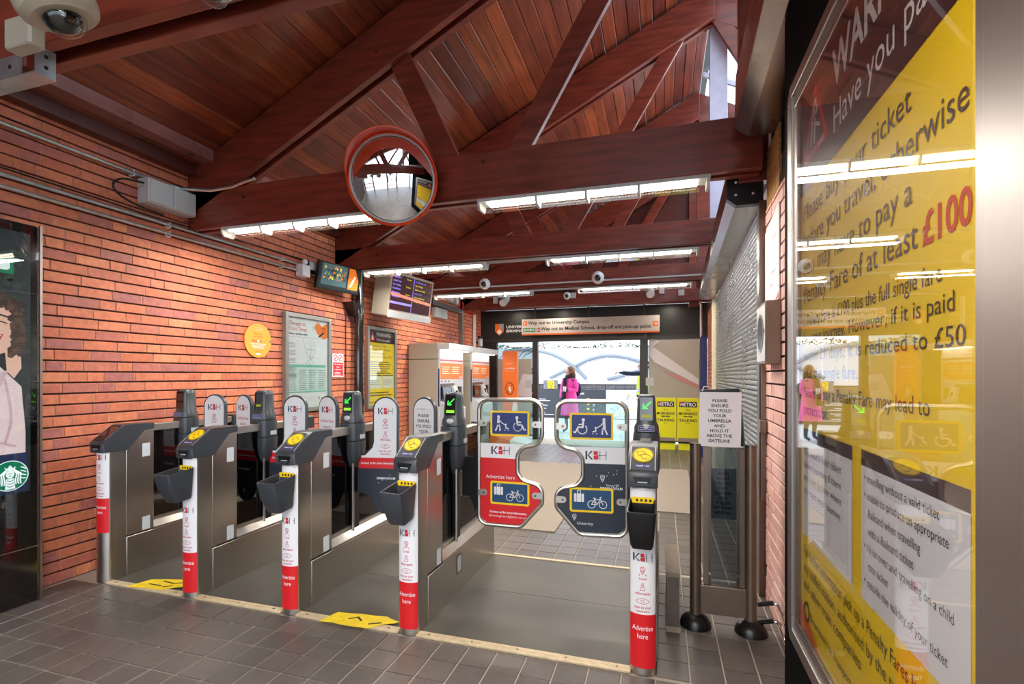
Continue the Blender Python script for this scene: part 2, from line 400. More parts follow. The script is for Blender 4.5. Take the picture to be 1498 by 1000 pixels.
# right hand side runs 1.6 degrees off the rest
RM = Matrix.Translation((0.61, 2.95, 0)) @ Matrix.Rotation(radians(-1.6), 4, 'Z') @ Matrix.Translation((-0.61, -2.95, 0))
class FrM(Fr):
    def __init__(s, base, m):
        s.o = m @ base.o; r = m.to_3x3(); s.u = r @ base.u; s.v = r @ base.v; s.w = r @ base.w; s.fn = None
wr = root('wall_right', (0.7, 3.1, 0))
MB().box(0.625, 2.2, -0.02, 0.9, 3.43, 2.62, 'mortar_dark').xf(RM).build('wall_core', wr, smooth=False)
brick_wall(wr, FrM(FXm(0.61, 0), RM), -3.42, -2.5, 0.002, 2.42, 300, mat='brick_pale')
# the pier beyond the shutter
brick_wall(wr, FrM(FY(0.0, 7.95), RM), 0.66, 1.0, 0.002, 2.6, 120, mat='brick')
MB().box(0.66, 7.965, 0, 1.0, 10.6, 2.62, 'mortar_dark').xf(RM).build('wall_core', wr, smooth=False)
brick_wall(wr, FrM(FXm(0.655, 0), RM), -10.4, -7.96, 0.002, 2.6, 60, mat='brick')
MB().box(0.612, 3.0, 2.40, 0.64, 3.40, 2.78, 'osb').xf(RM).build('chipboard_panel', wr, smooth=False)
MB().box(0.64, 2.2, 2.62, 0.9, 10.6, 2.95, 'beam_wood').xf(RM).build('lintel', wr, smooth=False)

# ---- floor
fl = root('floor', (-1.5, 2, 0))
MB().box(-4.2, -4.5, -0.12, 3.6, 10.6, -0.005, 'grout').build('floor_bed', fl, smooth=False)
def tile_mesh(s, mat, name):
    mb = MB(); h = s/2; c = 0.002
    def r(i, z): return [(-h+i,-h+i,z),(h-i,-h+i,z),(h-i,h-i,z),(-h+i,h-i,z)]
    mb.loft([r(0,-0.008), r(0,-c), r(c,0)], mat, cap=False); mb.add(r(c,0), [(0,1,2,3)], mat)
    me = bpy.data.meshes.new(name); me.from_pydata([tuple(p) for p in mb.v], [], mb.f); me.materials.append(MATS[mat]); me.update(); return me, mb
TP = 0.1535; tm, tmb = tile_mesh(TP-0.007, 'floor_tile', 'tile')
cands = []
X0, Y0 = -1.255, 2.37
for i in range(-19, 32):
    for j in range(-40, 54):
        x = X0+(i+0.5)*TP; y = Y0-(j+0.5)*TP if j >= 0 else 3.665+(-j-0.5)*TP
        if j < 0 and x > 0.1 and False: continue
        if x < -3.89 or y > 10.4 or y < -4.4: continue
        cands.append((x, y))
# tiles beside the gates, right of the last one
for i in range(8, 16):
    for j in range(0, 8):
        x = X0+(i+0.5)*TP; y = Y0+(j+0.5)*TP + 0.02
        if y < 3.62: cands.append((x, y))
vis = sorted([(depth(x,y), x, y) for x, y in cands if in_view(x, y, 0, 40) and x < 0.68])
rest = [(x,y) for x,y in cands if not (in_view(x,y,0,40) and x < 0.68)] + [(x,y) for _,x,y in vis[300:]]
for d, x, y in vis[:300]: inst(tm, 'tile', fl, (x, y, random.uniform(-0.0006, 0.0006)))
mb = MB()
for x, y in rest: mb.add([p+Vector((x,y,0)) for p in tmb.v], tmb.f, 'floor_tile')
mb.build('tiling', fl, smooth=False, kind='stuff')
# steel plates in the aisles, floor mats, thresholds
GX = [-3.617, -2.852, -2.088, -1.312, -0.085]
for a, b in zip(GX[:-1], GX[1:]):
    MB().box(a+0.06, 2.43, -0.004, b-0.06, 3.03, 0.006, 'plate').build('floor_plate', fl, smooth=False)
    MB().box(a+0.06, 3.034, -0.004, b-0.06, 3.63, 0.006, 'plate').build('floor_plate', fl, smooth=False)
MB().prism([(-2.7,4.33),(-0.91,4.31),(-0.91,7.7),(-2.7,7.7)], Fr((0,0,0),(1,0,0),(0,1,0)), 0.001, 0.008, 'mat_floor').build('entrance_mat', fl, smooth=False)
MB().prism([(-0.62,5.27),(0.36,5.27),(0.36,7.66),(-0.62,7.66)], Fr((0,0,0),(1,0,0),(0,1,0)), 0.001, 0.008, 'mat_floor').build('entrance_mat', fl, smooth=False)
k = 1
for a, b in zip(GX[:-1], GX[1:]):
    t = root('trim_%d' % k, ((a+b)/2, 2.4, 0)); k += 1
    for y in (2.375, 2.402):
        MB().cbox(a+0.055, y, 0, b-0.055, y+0.024, 0.012, 'threshold', 0.004).build('threshold_strip', t, smooth=False)
    n = 3 if b-a < 1 else 5
    for i in range(n): MB().cyl((a+0.12+(b-a-0.24)*i/(n-1), 2.400, 0.011), (a+0.12+(b-a-0.24)*i/(n-1), 2.400, 0.0135), 0.006, 'steel_dark', n=10).build('screw', t)
    MB().cbox(a+0.06, 3.632, 0, b-0.06, 3.66, 0.012, 'threshold', 0.004).build('threshold_strip', t, smooth=False)

# ---- ceiling: sloping boards, their joints left open
ce = root('ceiling', (-1.7, 5, 3.2))
def rz(x): return 5.10+0.5*x
PW = 0.12; nb = int((0.52+3.92)/PW)
mbk = MB(); mbk.loft([[(-4.1, -4, rz(-4.1)+0.05), (0.6, -4, rz(0.6)+0.05), (0.6, -4, rz(0.6)+0.12), (-4.1, -4, rz(-4.1)+0.12)],
                      [(-4.1, 10.7, rz(-4.1)+0.05), (0.6, 10.7, rz(0.6)+0.05), (0.6, 10.7, rz(0.6)+0.12), (-4.1, 10.7, rz(-4.1)+0.12)]], 'black')
mbk.build('roof_deck', ce, smooth=False)
for y0, y1 in ((-4.0, 3.335), (3.34, 5.335), (5.34, 7.335), (7.34, 9.335), (9.34, 10.6)):
    mb = MB(); s = 0.006; w = PW-s; L = y1-y0
    prof = [(0, 0.0), (w*0.93, w*0.93*0.5-0.002), (w, w*0.5+0.008), (w, w*0.5+0.03), (0, 0.03)]
    mb.loft([[(x, 0, z) for x, z in prof], [(x, L, z) for x, z in prof]], 'plank_wood')
    me = bpy.data.meshes.new('plank'); me.from_pydata([tuple(p) for p in mb.v], [], mb.f); me.materials.append(MATS['plank_wood']); me.update()
    for i in range(nb):
        x = -3.92+i*PW
        inst(me, 'plank', ce, (x, y0, rz(x)+random.uniform(-0.003, 0.003)))
# eaves beam, with a flat board below, along the left wall between the trusses
for y0, y1 in ((-4.0, 3.27), (3.43, 5.25), (5.43, 7.25), (7.43, 9.25)):
    MB().box(-3.74, y0, 3.20, -3.62, y1, 3.33, 'purlin_sky_sheen').build('eaves_beam', ce, smooth=False)  # lighter wood tone paints in the sky sheen on the varnish
    MB().box(-3.91, y0, 3.10, -3.80, y1, 3.19, 'beam_wood_dark').build('wall_plate', ce, smooth=False)
# flat board soffit at the exit with the recessed lamps
mb = MB()
for i in range(32):
    x = -3.88+i*0.15
    mb.box(x, 9.42, 2.83, x+0.142, 10.45, 2.85, 'plank_wood')
mb.build('soffit_boards', ce, smooth=False)
MB().box(-3.9, 9.42, 2.852, 0.9, 10.6, 2.9, 'black').build('soffit_backing', ce, smooth=False)

# ---- roof trusses: two leaves with webs between them
def truss(Y, label):
    t = thing('roof_truss', (-1.5, Y+0.075, 2.64), label, 'roof truss', 'dark red timber trusses across the hall')
    lo, hi = (2.64, 2.965) if Y < 4 else (2.71, 2.955)
    for y in (Y, Y+0.10):
        MB().box(-3.9, y, lo, 0.98 if Y != 3.26 else 0.58, y+0.05, hi, 'beam_wood').build('bottom_chord', t, bevel=0.004)
        q = [(-3.95, 4.716+0.5*-3.95-0.02), (0.5, 4.94), (0.5, 5.30), (-3.95, 5.09+0.5*-3.95)]
        MB().prism(q, FY(0, y), -0.05, 0.0, 'beam_wood').build('top_chord', t, bevel=0.004)
    MB().beam((-1.455, 2.90), (-1.96, 3.92), 0.17, Y+0.052, Y+0.098, 'beam_wood').build('web', t, bevel=0.003)
    MB().beam((-1.00, 2.90), (0.22, 4.96), 0.15, Y+0.052, Y+0.098, 'beam_wood').build('web', t, bevel=0.003)
    MB().beam((0.42, 5.2), (1.25, 3.65), 0.14, Y+0.052, Y+0.098, 'beam_wood').build('web', t, bevel=0.003)
    MB().box(0.47, Y+0.16, 2.62, 0.64, Y+0.24, 5.1, 'beam_wood' if Y != 5.26 else 'pale_lilac').build('post', t, bevel=0.003)  # pale lilac on the one post paints in sky light
    MB().prism([(0.5, 5.30), (0.5, 4.94), (3.4, 3.49), (3.4, 3.85)], FY(0, Y+0.05), -0.05, 0, 'beam_wood').build('top_chord', t)
    for x, z in ((-1.62, hi-0.06), (-1.2, hi-0.07), (-2.05, 3.83), (-3.3, hi-0.1)):
        MB().cyl((x, Y-0.012, z), (x, Y+0.01, z), 0.011, 'steel_dark', n=6).build('bolt', t)
    return t
truss(-1.4, 'dark red timber roof truss behind the viewpoint')
truss(1.26, 'dark red timber roof truss nearest the viewpoint, crossing above the beige dome camera')
truss(3.26, 'dark red timber roof truss with deep tie beam behind the round convex mirror')
truss(5.26, 'dark red timber roof truss second beyond the mirror, above the small tilted colour screen')
truss(7.26, 'dark red timber roof truss carrying the pipe with two white dome cameras')
truss(9.26, 'dark red timber roof truss farthest away, just before the exit doors')

# right hand roof slope: a glazed rooflight with bars
rl = root('window_1', (2, 4, 3.5))
mb = MB()
for y in [-3+0.9*i for i in range(16)]:
    mb.loft([[(0.52, y, 5.36), (0.52, y+0.04, 5.36), (0.52, y+0.04, 5.30), (0.52, y, 5.30)], [(3.5, y, 3.87), (3.5, y+0.04, 3.87), (3.5, y+0.04, 3.81), (3.5, y, 3.81)]], 'pale_lilac')
mb.build('glazing_bar', rl, smooth=False)
MB().add([(0.52,-4,5.38),(3.5,-4,3.89),(3.5,10.7,3.89),(0.52,10.7,5.38)], [(0,1,2,3)], 'glass_window').build('pane', rl, smooth=False)

M('film_pink', (214,150,150), .5)
# ---- exit front
wb = root('wall_back', (-1.5, 10.5, 0))
MB().box(-3.9, 10.46, 2.19, 1.0, 10.62, 2.83, 'fascia').build('fascia_panel', wb, smooth=False)
MB().box(-3.9, 10.44, 2.12, 1.0, 10.60, 2.19, 'frame_dark').build('door_head', wb, smooth=False)
for x0, x1 in ((-3.9, -3.52), (-2.70, -2.58), (-0.43, -0.27), (0.72, 0.80)):
    MB().box(x0, 10.45, 0, x1, 10.57, 2.12, 'fascia' if x1 < -3 else 'frame_dark').build('door_post', wb, smooth=False)
d = root('door_1', (-3.1, 10.5, 0))
for z in (1.50, 1.42, 0.92, 0.05): MB().box(-3.52, 10.47, z, -2.70, 10.51, z+0.05, 'frame_dark').build('rail', d, smooth=False)
MB().box(-3.52, 10.495, 0.05, -2.70, 10.503, 2.12, 'glass_window').build('pane', d, smooth=False)
mb = MB(); f = FY(-3.52, 10.46)
MB().quad(f, 0.02, 0.10, 0.80, 1.75, 'pane_film', 0.0012).build('frosted_film', d, smooth=False); MB().poly(f, [(0.42,0.95),(0.60,1.42),(0.80,1.40),(0.80,0.9)], 'white', 0.0018).build('film', d, smooth=False)
mb.quad(f, 0.66, 1.12, 0.80, 1.28, 'label_white', 0.003); mb.build('notice', d, smooth=False)
mb = MB(); mb.stroke(f, [(0.05, 1.75), (0.25, 1.95), (0.5, 2.0)], 0.012, 'black'); mb.stroke(f, [(0.45,1.70),(0.60,1.9),(0.8,1.98)], 0.012, 'black')
mb.stroke(f, [(0.5,1.66),(0.66,1.84),(0.81,1.9)], 0.012, 'black'); mb.stroke(f, [(0.6,0.75),(0.75,0.9)], 0.012, 'black'); mb.build('pattern_film', d, smooth=False)
d = root('door_2', (0.2, 10.5, 0))
for z in (1.62, 1.53, 0.05): MB().box(-0.27, 10.47, z, 0.72, 10.51, z+0.05, 'frame_dark').build('rail', d, smooth=False)
MB().box(-0.27, 10.495, 0.05, 0.72, 10.503, 2.12, 'glass_window').build('pane', d, smooth=False)
f = FY(-0.27, 10.46)
MB().quad(f, -0.04, 1.18, 0.12, 1.34, 'label_white', 0.012).build('notice', d, smooth=False)
MB().quad(f, 0.02, 0.10, 0.98, 2.11, 'pane_film', 0.004).build('frosted_film', d, smooth=False)
MB().poly(f, [(0.02,2.10),(0.25,2.10),(0.10,1.97),(0.97,1.32),(0.97,1.20),(0.60,1.40),(0.30,1.56),(0.12,1.66),(0.02,1.82)], 'white', 0.014).build('film', d, smooth=False)
MB().poly(f, [(0.25, 1.50), (0.60, 1.38), (0.97, 1.19), (0.97, 1.13), (0.62, 1.28)], 'film_pink', 0.014).build('film', d, smooth=False)

# ---- ground and things outside
gr = root('floor_outside', (0, 14, 0))
mb = MB()
MB().box(-14, 10.6, -0.12, 14, 40, -0.004, 'grout').build('ground_bed', gr, smooth=False)
for i in range(-14, 14):
    for j in range(9):
        mb.box(i*0.6+0.01-0.3*(j%2), 10.62+j*0.6, -0.01, i*0.6+0.59-0.3*(j%2), 10.62+j*0.6+0.585, 0, 'pavement')
mb.build('paving', gr, smooth=False, kind='stuff')
rw = root('wall_outside', (-2, 16, 0))
MB().box(-10, 16.05, 0, 8, 16.5, 1.1, 'mortar_dark').build('wall_core', rw, smooth=False)
mb = MB()
for r_ in range(9):
    x = -7.5+random.uniform(0, .3)
    while x < 3:
        L = random.uniform(0.25, 0.5); mb.box(x, 16.0+random.uniform(0,.015), r_*0.12+0.004, x+L-0.012, 16.1, r_*0.12+0.112, 'stone'); x += L
mb.build('stonework', rw, smooth=False, kind='stuff')
MB().box(-10, 15.92, 1.10, 8, 16.6, 1.20, 'paper').build('coping', rw, smooth=False)
for i in range(16):
    x = -7.9+i*0.62
    MB().box(x, 16.32, 1.2, x+0.6, 16.36, 2.28, 'wall_white').build('panel', rw, smooth=False)
def arch(pts): return [Vector((x, 16.24, z)) for x, z in pts]
def smooth_curve(pts, n=6):
    out = []
    for i in range(len(pts)-1):
        p0 = pts[max(i-1,0)]; p1 = pts[i]; p2 = pts[i+1]; p3 = pts[min(i+2,len(pts)-1)]
        for k_ in range(n):
            t = k_/n
            out.append(tuple(0.5*((2*p1[a])+(-p0[a]+p2[a])*t+(2*p0[a]-5*p1[a]+4*p2[a]-p3[a])*t*t+(-p0[a]+3*p1[a]-3*p2[a]+p3[a])*t**3) for a in range(len(p1))))
    out.append(tuple(pts[-1])); return out
mb = MB()
mb.tube(arch(smooth_curve([(-5.2,2.2),(-4.4,2.25),(-3.6,2.12),(-2.9,1.75),(-2.35,1.26)])), 0.055, 'tube')
mb.tube(arch(smooth_curve([(-3.6,1.30),(-2.9,1.62),(-2.2,1.93),(-1.6,2.02),(-1.0,1.93),(-0.4,1.72),(0.4,1.3)])), 0.055, 'tube')
mb.tube(arch(smooth_curve([(-1.7,1.26),(-1.1,1.4),(-0.5,1.62),(0.3,1.95)])), 0.05, 'tube')
tag(mb.build('curved_rail', None, origin=(-2, 16.24, 1.2)), 'grey wave shaped tube fixed along the white panels outside', 'rail')
mb = MB(); random.seed(3)
for i in range(2600):
    x = random.uniform(-6.5, 2.5); y = random.uniform(16.4, 17.0); z = 2.26+random.uniform(0, 0.17+0.07*sin(x*3))
    a = random.uniform(0, 6.3); s = random.uniform(0.03, 0.06); t = random.uniform(-.8,.8)
    u = Vector((cos(a), sin(a), t)).normalized()*s; v = Vector((-sin(a), cos(a), random.uniform(-1,1))).normalized()*s*0.6
    c = Vector((x,y,z)); mb.add([c-u, c+v*.8, c+u, c-v*.8], [(0,1,2,3)], 'leaf')
tag(mb.build('trailing_hedge', None, smooth=False, origin=(-2, 16.7, 2.26)), 'low green hedge trailing over the top of the outside wall', 'hedge', kind='stuff')

# ---- the hall behind the viewpoint (seen in the round mirror)
wq = root('wall_rear', (-1.5, -4, 0))
MB().box(-4.1, -4.15, 2.2, 3.5, -4.0, 2.95, 'fascia').build('fascia_panel', wq, smooth=False)
for x in (-3.9, -2.6, -0.6, 0.9, 3.3): MB().box(x, -4.12, 0, x+0.16, -4.0, 2.2, 'frame_dark').build('door_post', wq, smooth=False)
for z in (0.5, 1.0): MB().box(-3.74, -4.08, z, -2.6, -4.04, z+0.09, 'orange_totem').build('rail', wq, smooth=False)
for z in (0.5, 1.0): MB().box(-0.44, -4.08, z, 0.9, -4.04, z+0.09, 'orange_totem').build('rail', wq, smooth=False)
MB().box(-14, -40, -0.12, 14, -4.5, -0.01, 'pavement').build('ground_outside', wq, smooth=False)
# ================================================================== PRINT HELPERS
def kbh(mb, fr, u, v, h, w=0.001, dark='navy'):
    """three letter logo centred on u, base at v"""
    k0 = u-h*1.20
    mb.quad(fr, k0, v, k0+h*.20, v+h, dark, w)
    mb.poly(fr, [(k0+h*.22,v+h*.42),(k0+h*.62,v+h),(k0+h*.86,v+h),(k0+h*.40,v+h*.50),(k0+h*.88,v),(k0+h*.64,v),(k0+h*.22,v+h*.50)], dark, w)
    b = u-h*.26
    mb.poly(fr, rrect(b, v+h*.52, b+h*.50, v+h, h*.13, 3), 'logo_red', w); mb.poly(fr, rrect(b, v, b+h*.57, v+h*.48, h*.13, 3), 'logo_red', w)
    for x in (.44, 1.12): mb.quad(fr, u+h*x, v, u+h*(x+.08), v+h, dark, w+.0002)
    mb.quad(fr, u+h*.20, v+.46*h, u+h*1.14, v+.54*h, dark, w+.0003)
def pin(mb, fr, u, v, h, mat, w=0.001, base=True):
    r = h*0.26; cv = v+h*0.70
    mb.ring(fr, u, cv, r, h*0.07, mat, w, n=12); mb.ring(fr, u, cv, r*0.35, h*0.05, mat, w, n=8)
    mb.stroke(fr, [(u-r*0.85, cv-r*0.5), (u, v+h*0.12), (u+r*0.85, cv-r*0.5)], h*0.07, mat, w)
    if base: mb.stroke(fr, [(u-h*.25, v+h*.2), (u-h*.4, v), (u+h*.4, v), (u+h*.25, v+h*.2)], h*.06, mat, w)
def thumb(mb, fr, u, v, h, mat, w=0.001):
    mb.stroke(fr, [(u-h*.3,v), (u-h*.3,v+h*.3), (u+.0*h,v+h*.45), (u-.02*h,v+h*.8), (u+.15*h,v+h*.85), (u+.12*h,v+h*.45), (u+h*.3,v+h*.4), (u+h*.25,v), (u-h*.3,v)], h*.07, mat, w)
    mb.stroke(fr, [(u-.2*h,v+.55*h), (u-.1*h,v+.95*h), (u+.2*h, v+h)], h*.06, mat, w)
def eye(mb, fr, u, v, h, mat, w=0.001):
    mb.stroke(fr, [(u+h*cos(a)*1.0, v+h*.5+h*.5*sin(a)*(1-abs(cos(a))*0.3)) for a in [2*pi*k/14 for k in range(15)]], h*.08, mat, w)
    mb.ring(fr, u, v+h*.5, h*.26, h*.08, mat, w, n=12)
def nose_print(mb, fr, z0, zr, z1, top, kb=True):
    """sticker round the rounded post: red to zr, white above"""
    a = 0.0565
    mb.quad(fr, -a, z0, a, zr, 'red', 0.0006, n=14); mb.quad(fr, -a, zr, a, top, 'white', 0.0006, n=14)
    s = (zr-z0)/0.25
    mb.text('Advertise', fr, 0.0, zr-0.075*s, 0.034*s, 'white', 0.0011, 'C', fit=0.092)
    mb.text('here', fr, 0.0, zr-0.112*s, 0.034*s, 'white', 0.0011, 'C', fit=0.05)
    hh = (z1-zr)/0.30
    kbh(mb, fr, 0.0, z1-0.052*hh, 0.036*hh, 0.0011)
    pin(mb, fr, 0, z1-0.118*hh, 0.042*hh, 'pink_ink', 0.0011); mb.text('Local', fr, 0, z1-0.138*hh, 0.016*hh, 'pink_ink', 0.0011, 'C', bold=1)
    thumb(mb, fr, 0, z1-0.188*hh, 0.034*hh, 'pink_ink', 0.0011); mb.text('Affordable', fr, 0, z1-0.208*hh, 0.016*hh, 'pink_ink', 0.0011, 'C', bold=1)
    eye(mb, fr, 0, z1-0.252*hh, 0.028*hh, 'pink_ink', 0.0011)
    mb.text('Seen by your', fr, 0, z1-0.272*hh, 0.016*hh, 'pink_ink', 0.0011, 'C', bold=1, fit=0.075)
    mb.text('customers', fr, 0, z1-0.290*hh, 0.016*hh, 'pink_ink', 0.0011, 'C', bold=1, fit=0.06)
def wheelchair(mb, fr, u, v, h, mat='white', w=0.002, m=1):
    mb.disc(fr, u-m*.06*h, v+.88*h, .10*h, mat, w, n=12)
    mb.ring(fr, u, v+.30*h, .28*h, .07*h, mat, w, n=16, a0=(0.75*pi if m > 0 else 2.25*pi-0*pi), a1=(2.15*pi if m > 0 else 0.85*pi))
    mb.stroke(fr, [(u-m*.06*h, v+.76*h), (u-m*.03*h, v+.42*h), (u+m*.25*h, v+.42*h), (u+m*.42*h, v+.10*h), (u+m*.52*h, v+.13*h)], .10*h, mat, w+.0002)
    mb.stroke(fr, [(u-m*.05*h, v+.62*h), (u+m*.2*h, v+.58*h)], .07*h, mat, w+.0003)
def pushchair(mb, fr, u, v, h, mat='white', w=0.002, m=1):
    mb.disc(fr, u, v+.90*h, .09*h, mat, w, n=12)
    mb.stroke(fr, [(u, v+.80*h), (u-m*.02*h, v+.42*h)], .16*h, mat, w)
    mb.stroke(fr, [(u-m*.02*h, v+.46*h), (u-m*.10*h, v+.2*h), (u-m*.2*h, v)], .09*h, mat, w); mb.stroke(fr, [(u, v+.46*h), (u+m*.09*h, v+.22*h), (u+m*.10*h, v)], .09*h, mat, w)
    mb.stroke(fr, [(u+m*.02*h, v+.72*h), (u+m*.2*h, v+.52*h), (u+m*.42*h, v+.38*h)], .055*h, mat, w)
    mb.disc(fr, u+m*.50*h, v+.40*h, .055*h, mat, w, n=10)
    mb.stroke(fr, [(u+m*.48*h, v+.34*h), (u+m*.50*h, v+.18*h), (u+m*.66*h, v+.14*h)], .08*h, mat, w)
    for q in (.44, .66): mb.disc(fr, u+m*q*h, v+.03*h, .035*h, mat, w, n=8)
def bicycle(mb, fr, u, v, h, mat='white', w=0.002):
    r = h*.34
    for q in (-.52, .52): mb.ring(fr, u+q*h, v+r, r, h*.07, mat, w, n=18)
    mb.stroke(fr, [(u-.52*h,v+r),(u-.25*h,v+.78*h),(u+.28*h,v+.82*h),(u-.02*h,v+r),(u-.25*h,v+.80*h)], h*.07, mat, w)
    mb.stroke(fr, [(u-.52*h,v+r),(u-.02*h,v+r)], h*.06, mat, w); mb.stroke(fr, [(u+.52*h,v+r),(u+.24*h,v+1.0*h),(u+.38*h,v+1.02*h)], h*.07, mat, w)
    mb.stroke(fr, [(u-.36*h,v+.92*h),(u-.16*h,v+.92*h)], h*.08, mat, w); mb.stroke(fr, [(u-.27*h,v+.92*h),(u-.23*h,v+.78*h)], h*.06, mat, w)
def suitcase(mb, fr, u, v, h, mat='white', w=0.002):
    for a, b in ((-.42,-.22), (-.19,.19), (.22,.42)): mb.poly(fr, rrect(u+a*h, v, u+b*h, v+.72*h, .06*h, 2), mat, w)
    mb.stroke(fr, [(u-.13*h,v+.7*h),(u-.13*h,v+.95*h),(u+.13*h,v+.95*h),(u+.13*h,v+.7*h)], h*.06, mat, w)

# ================================================================== TICKET GATES
def gate(i, X, label, reader=True, bin_=True, z0=0.035, zr=0.286, z1=0.585, top=0.87, display='go', half=None):
    g = thing('ticket_gate', (X, 2.9, 0), label, 'ticket gate', 'steel ticket gates in a row across the hall')
    R = 0.06; RY = 0.036; YC = 2.411
    # rounded steel post and cabinet behind it
    mb = MB()
    ring = [(X+R*cos(a), YC-RY*sin(a)) for a in [pi*k/14 for k in range(15)]][::-1]
    ring = ring + [(X+0.06, 2.505), (X-0.06, 2.505)]
    mb.loft([[(x,y,0) for x,y in ring], [(x,y,0.89) for x,y in ring]], 'steel')
    mb.build('post', g)
    fx = FX(X+0.06, 0)
    mb = MB()                               # cabinet behind the post, sloped shoulder under the hood
    pr = [(2.507,0.285),(2.70,0.285),(2.70,1.02),(2.63,1.02),(2.507,0.885)]
    mb.prism(pr, FX(X, 0), -0.062, 0.062, 'steel'); mb.build('cabinet', g, bevel=0.003)
    for z in (0.86, 0.335):
        MB().quad(FX(X+0.0625, 0), 2.615, z-.045, 2.672, z+.05, 'label_white', 0.0012).build('white_label', g, smooth=False)
    MB().prism([(2.507,0),(3.64,0),(3.64,0.275),(2.507,0.275)], FX(X, 0), -0.066, 0.066, 'steel').build('plinth', g, bevel=0.003)
    mb = MB()                               # ledge that leans in to the glass
    for s in (-1, 1):
        q = [(X+s*0.066, 0.275), (X+s*0.066, 0.29), (X+s*0.03, 0.33), (X+s*0.02, 0.33), (X+s*0.02, 0.275)]
        mb.loft([[(x,2.70,z) for x,z in q], [(x,3.64,z) for x,z in q]], 'steel')
    mb.build('ledge', g, smooth=False)
    if i == 3:
        mb = MB(); mb.poly(FX(X+0.066, 0), rrect(2.90, 0.13, 2.98, 0.25, 0.01), 'steel_dark', 0.001); mb.poly(FX(X+0.066, 0), rrect(2.91, 0.14, 2.97, 0.24, 0.01), 'label_white', 0.002)
        mb.build('infill_label', g, smooth=False)
    # hood
    hp = [(2.358,0.878),(2.352,0.93),(2.365,0.955),(2.495,1.05),(2.52,1.056),(2.705,1.052),(2.705,1.012),(2.635,1.006),(2.515,0.878)]
    mb = MB(); rings = []
    for x, ins in ((-0.068,0.010),(-0.060,0.0),(0.060,0.0),(0.068,0.010)):
        cy, cz = 2.52, 0.985
        rings.append([(X+x, cy+(y-cy)*(1-ins*3), cz+(z-cz)*(1-ins*3)) for y, z in hp])
    mb.loft(rings, 'hood'); h = mb.build('hood', g)
    sl = Fr((X, 2.365, 0.9575), (1,0,0), (0, 0.130, 0.095))          # the sloped reader face
    mb = MB(); mb.poly(sl, rrect(-0.055, 0.0, 0.055, 0.155, 0.012), 'hood_black' if not reader else 'hood', 0.0012)
    for s in (-1, 1): mb.stroke(sl, [(s*0.056, 0.0), (s*0.056, 0.155)], 0.003, 'plastic_grey', 0.002)
    if reader: mb.quad(sl, -0.036, 0.018, 0.036, 0.036, 'label_blue', 0.0018); mb.text('TICKET + GO', sl, 0, 0.023, 0.011, 'white', 0.0022, 'C', bold=1, fit=0.06)
    else: mb.poly(sl, rrect(-0.04, 0.05, 0.04, 0.14, 0.01), 'dark_glass', 0.002)
    mb.build('reader_face', h, smooth=False)
    if reader:
        mb = MB(); n = 28
        mb.loft([[sl(0.0+0.049*cos(2*pi*k/n), 0.098+0.049*sin(2*pi*k/n), w) for k in range(n)] for w in (0, 0.004)], 'reader_yellow')
        mb.ring(sl, 0, 0.098, 0.046, 0.003, 'ink', 0.0045, n=24)
        mb.stroke(sl, [(-0.03,0.115),(0.0,0.125),(0.012,0.105),(-0.02,0.092),(-0.03,0.115)], 0.0022, 'ink', 0.0046)
        mb.stroke(sl, [(0.035,0.088),(0.02,0.1),(0.0,0.102),(-0.012,0.09),(-0.004,0.078),(0.0,0.068),(0.008,0.075),(0.012,0.066),(0.018,0.074)], 0.0022, 'ink', 0.0046)
        mb.build('card_reader', h)
    mb = MB(); sf = FY(X, 2.352)            # the ticket slot in the front lip
    mb.poly(sf, [(-0.045,0.93),(-0.03,0.895),(0.03,0.895),(0.045,0.93)], 'black', 0.0015); mb.box(X-0.028, 2.335, 0.893, X+0.028, 2.356, 0.900, 'hood')
    mb.quad(sf, -0.022, 0.903, 0.022, 0.907, 'plastic_grey', 0.002)
    mb.build('ticket_slot', h, smooth=False)
    # sticker on the post
    nf = Fr((X, YC, 0), (1,0,0), (0,0,1), fn=lambda u, v, w: Vector((X+u*(1+w/R), YC-(RY+w)*math.sqrt(max(0, 1-(u/R)**2))-w*.5, v)))
    mb = MB(); nose_print(mb, nf, z0, zr, z1, top); mb.build('advert_sticker', g, smooth=False)
    # used-ticket bin
    if bin_:
        mb = MB()
        def rr(y0, y1, z, hw, t=0.0): return [(X+u, y, z+(y-y0)*0.12) for u, y in rrect(-hw+t, y0+t, hw-t, y1-t, 0.012, 3)]
        mb.loft([rr(2.275,2.375,0.622,0.044), rr(2.262,2.375,0.640,0.050), rr(2.226,2.375,0.71,0.056), rr(2.205,2.378,0.792,0.062), rr(2.205,2.378,0.802,0.062),
                 rr(2.205,2.378,0.802,0.062,0.006), rr(2.225,2.375,0.72,0.056,0.008)], 'hood' if i < 4 else 'hood_black')
        b = mb.build('ticket_bin', g)
        f2 = FY(X, 2.374, 0)
        mb = MB(); mb.quad(f2, -0.05, 0.805, 0.052, 0.832, 'reader_yellow', 0.004)
        for q in range(4): mb.quad(f2, -0.03+q*0.02, 0.812, -0.02+q*0.02, 0.824, 'ink', 0.005)
        mb.build('yellow_label', b, smooth=False)
    # handrail, infill glass, end cap
    MB().cbox(X-0.03, 2.70, 0.988, X+0.03, 3.42, 1.040, 'steel', 0.006).build('handrail', g, smooth=False)
    MB().cbox(X-0.045, 3.42, 0.955, X+0.045, 3.52, 1.055, 'hood', 0.01).build('end_cap', g, smooth=False)
    MB().box(X-0.006, 2.70, 0.33, X+0.006, 3.46, 0.988, 'dark_glass' if i == 0 else 'glass_smoke').build('infill_glass', g, smooth=False)
    mb = MB()
    for y0, y1 in ((2.70, 2.72), (3.44, 3.47)): mb.box(X-0.018, y0, 0.33, X+0.018, y1, 0.988, 'steel')
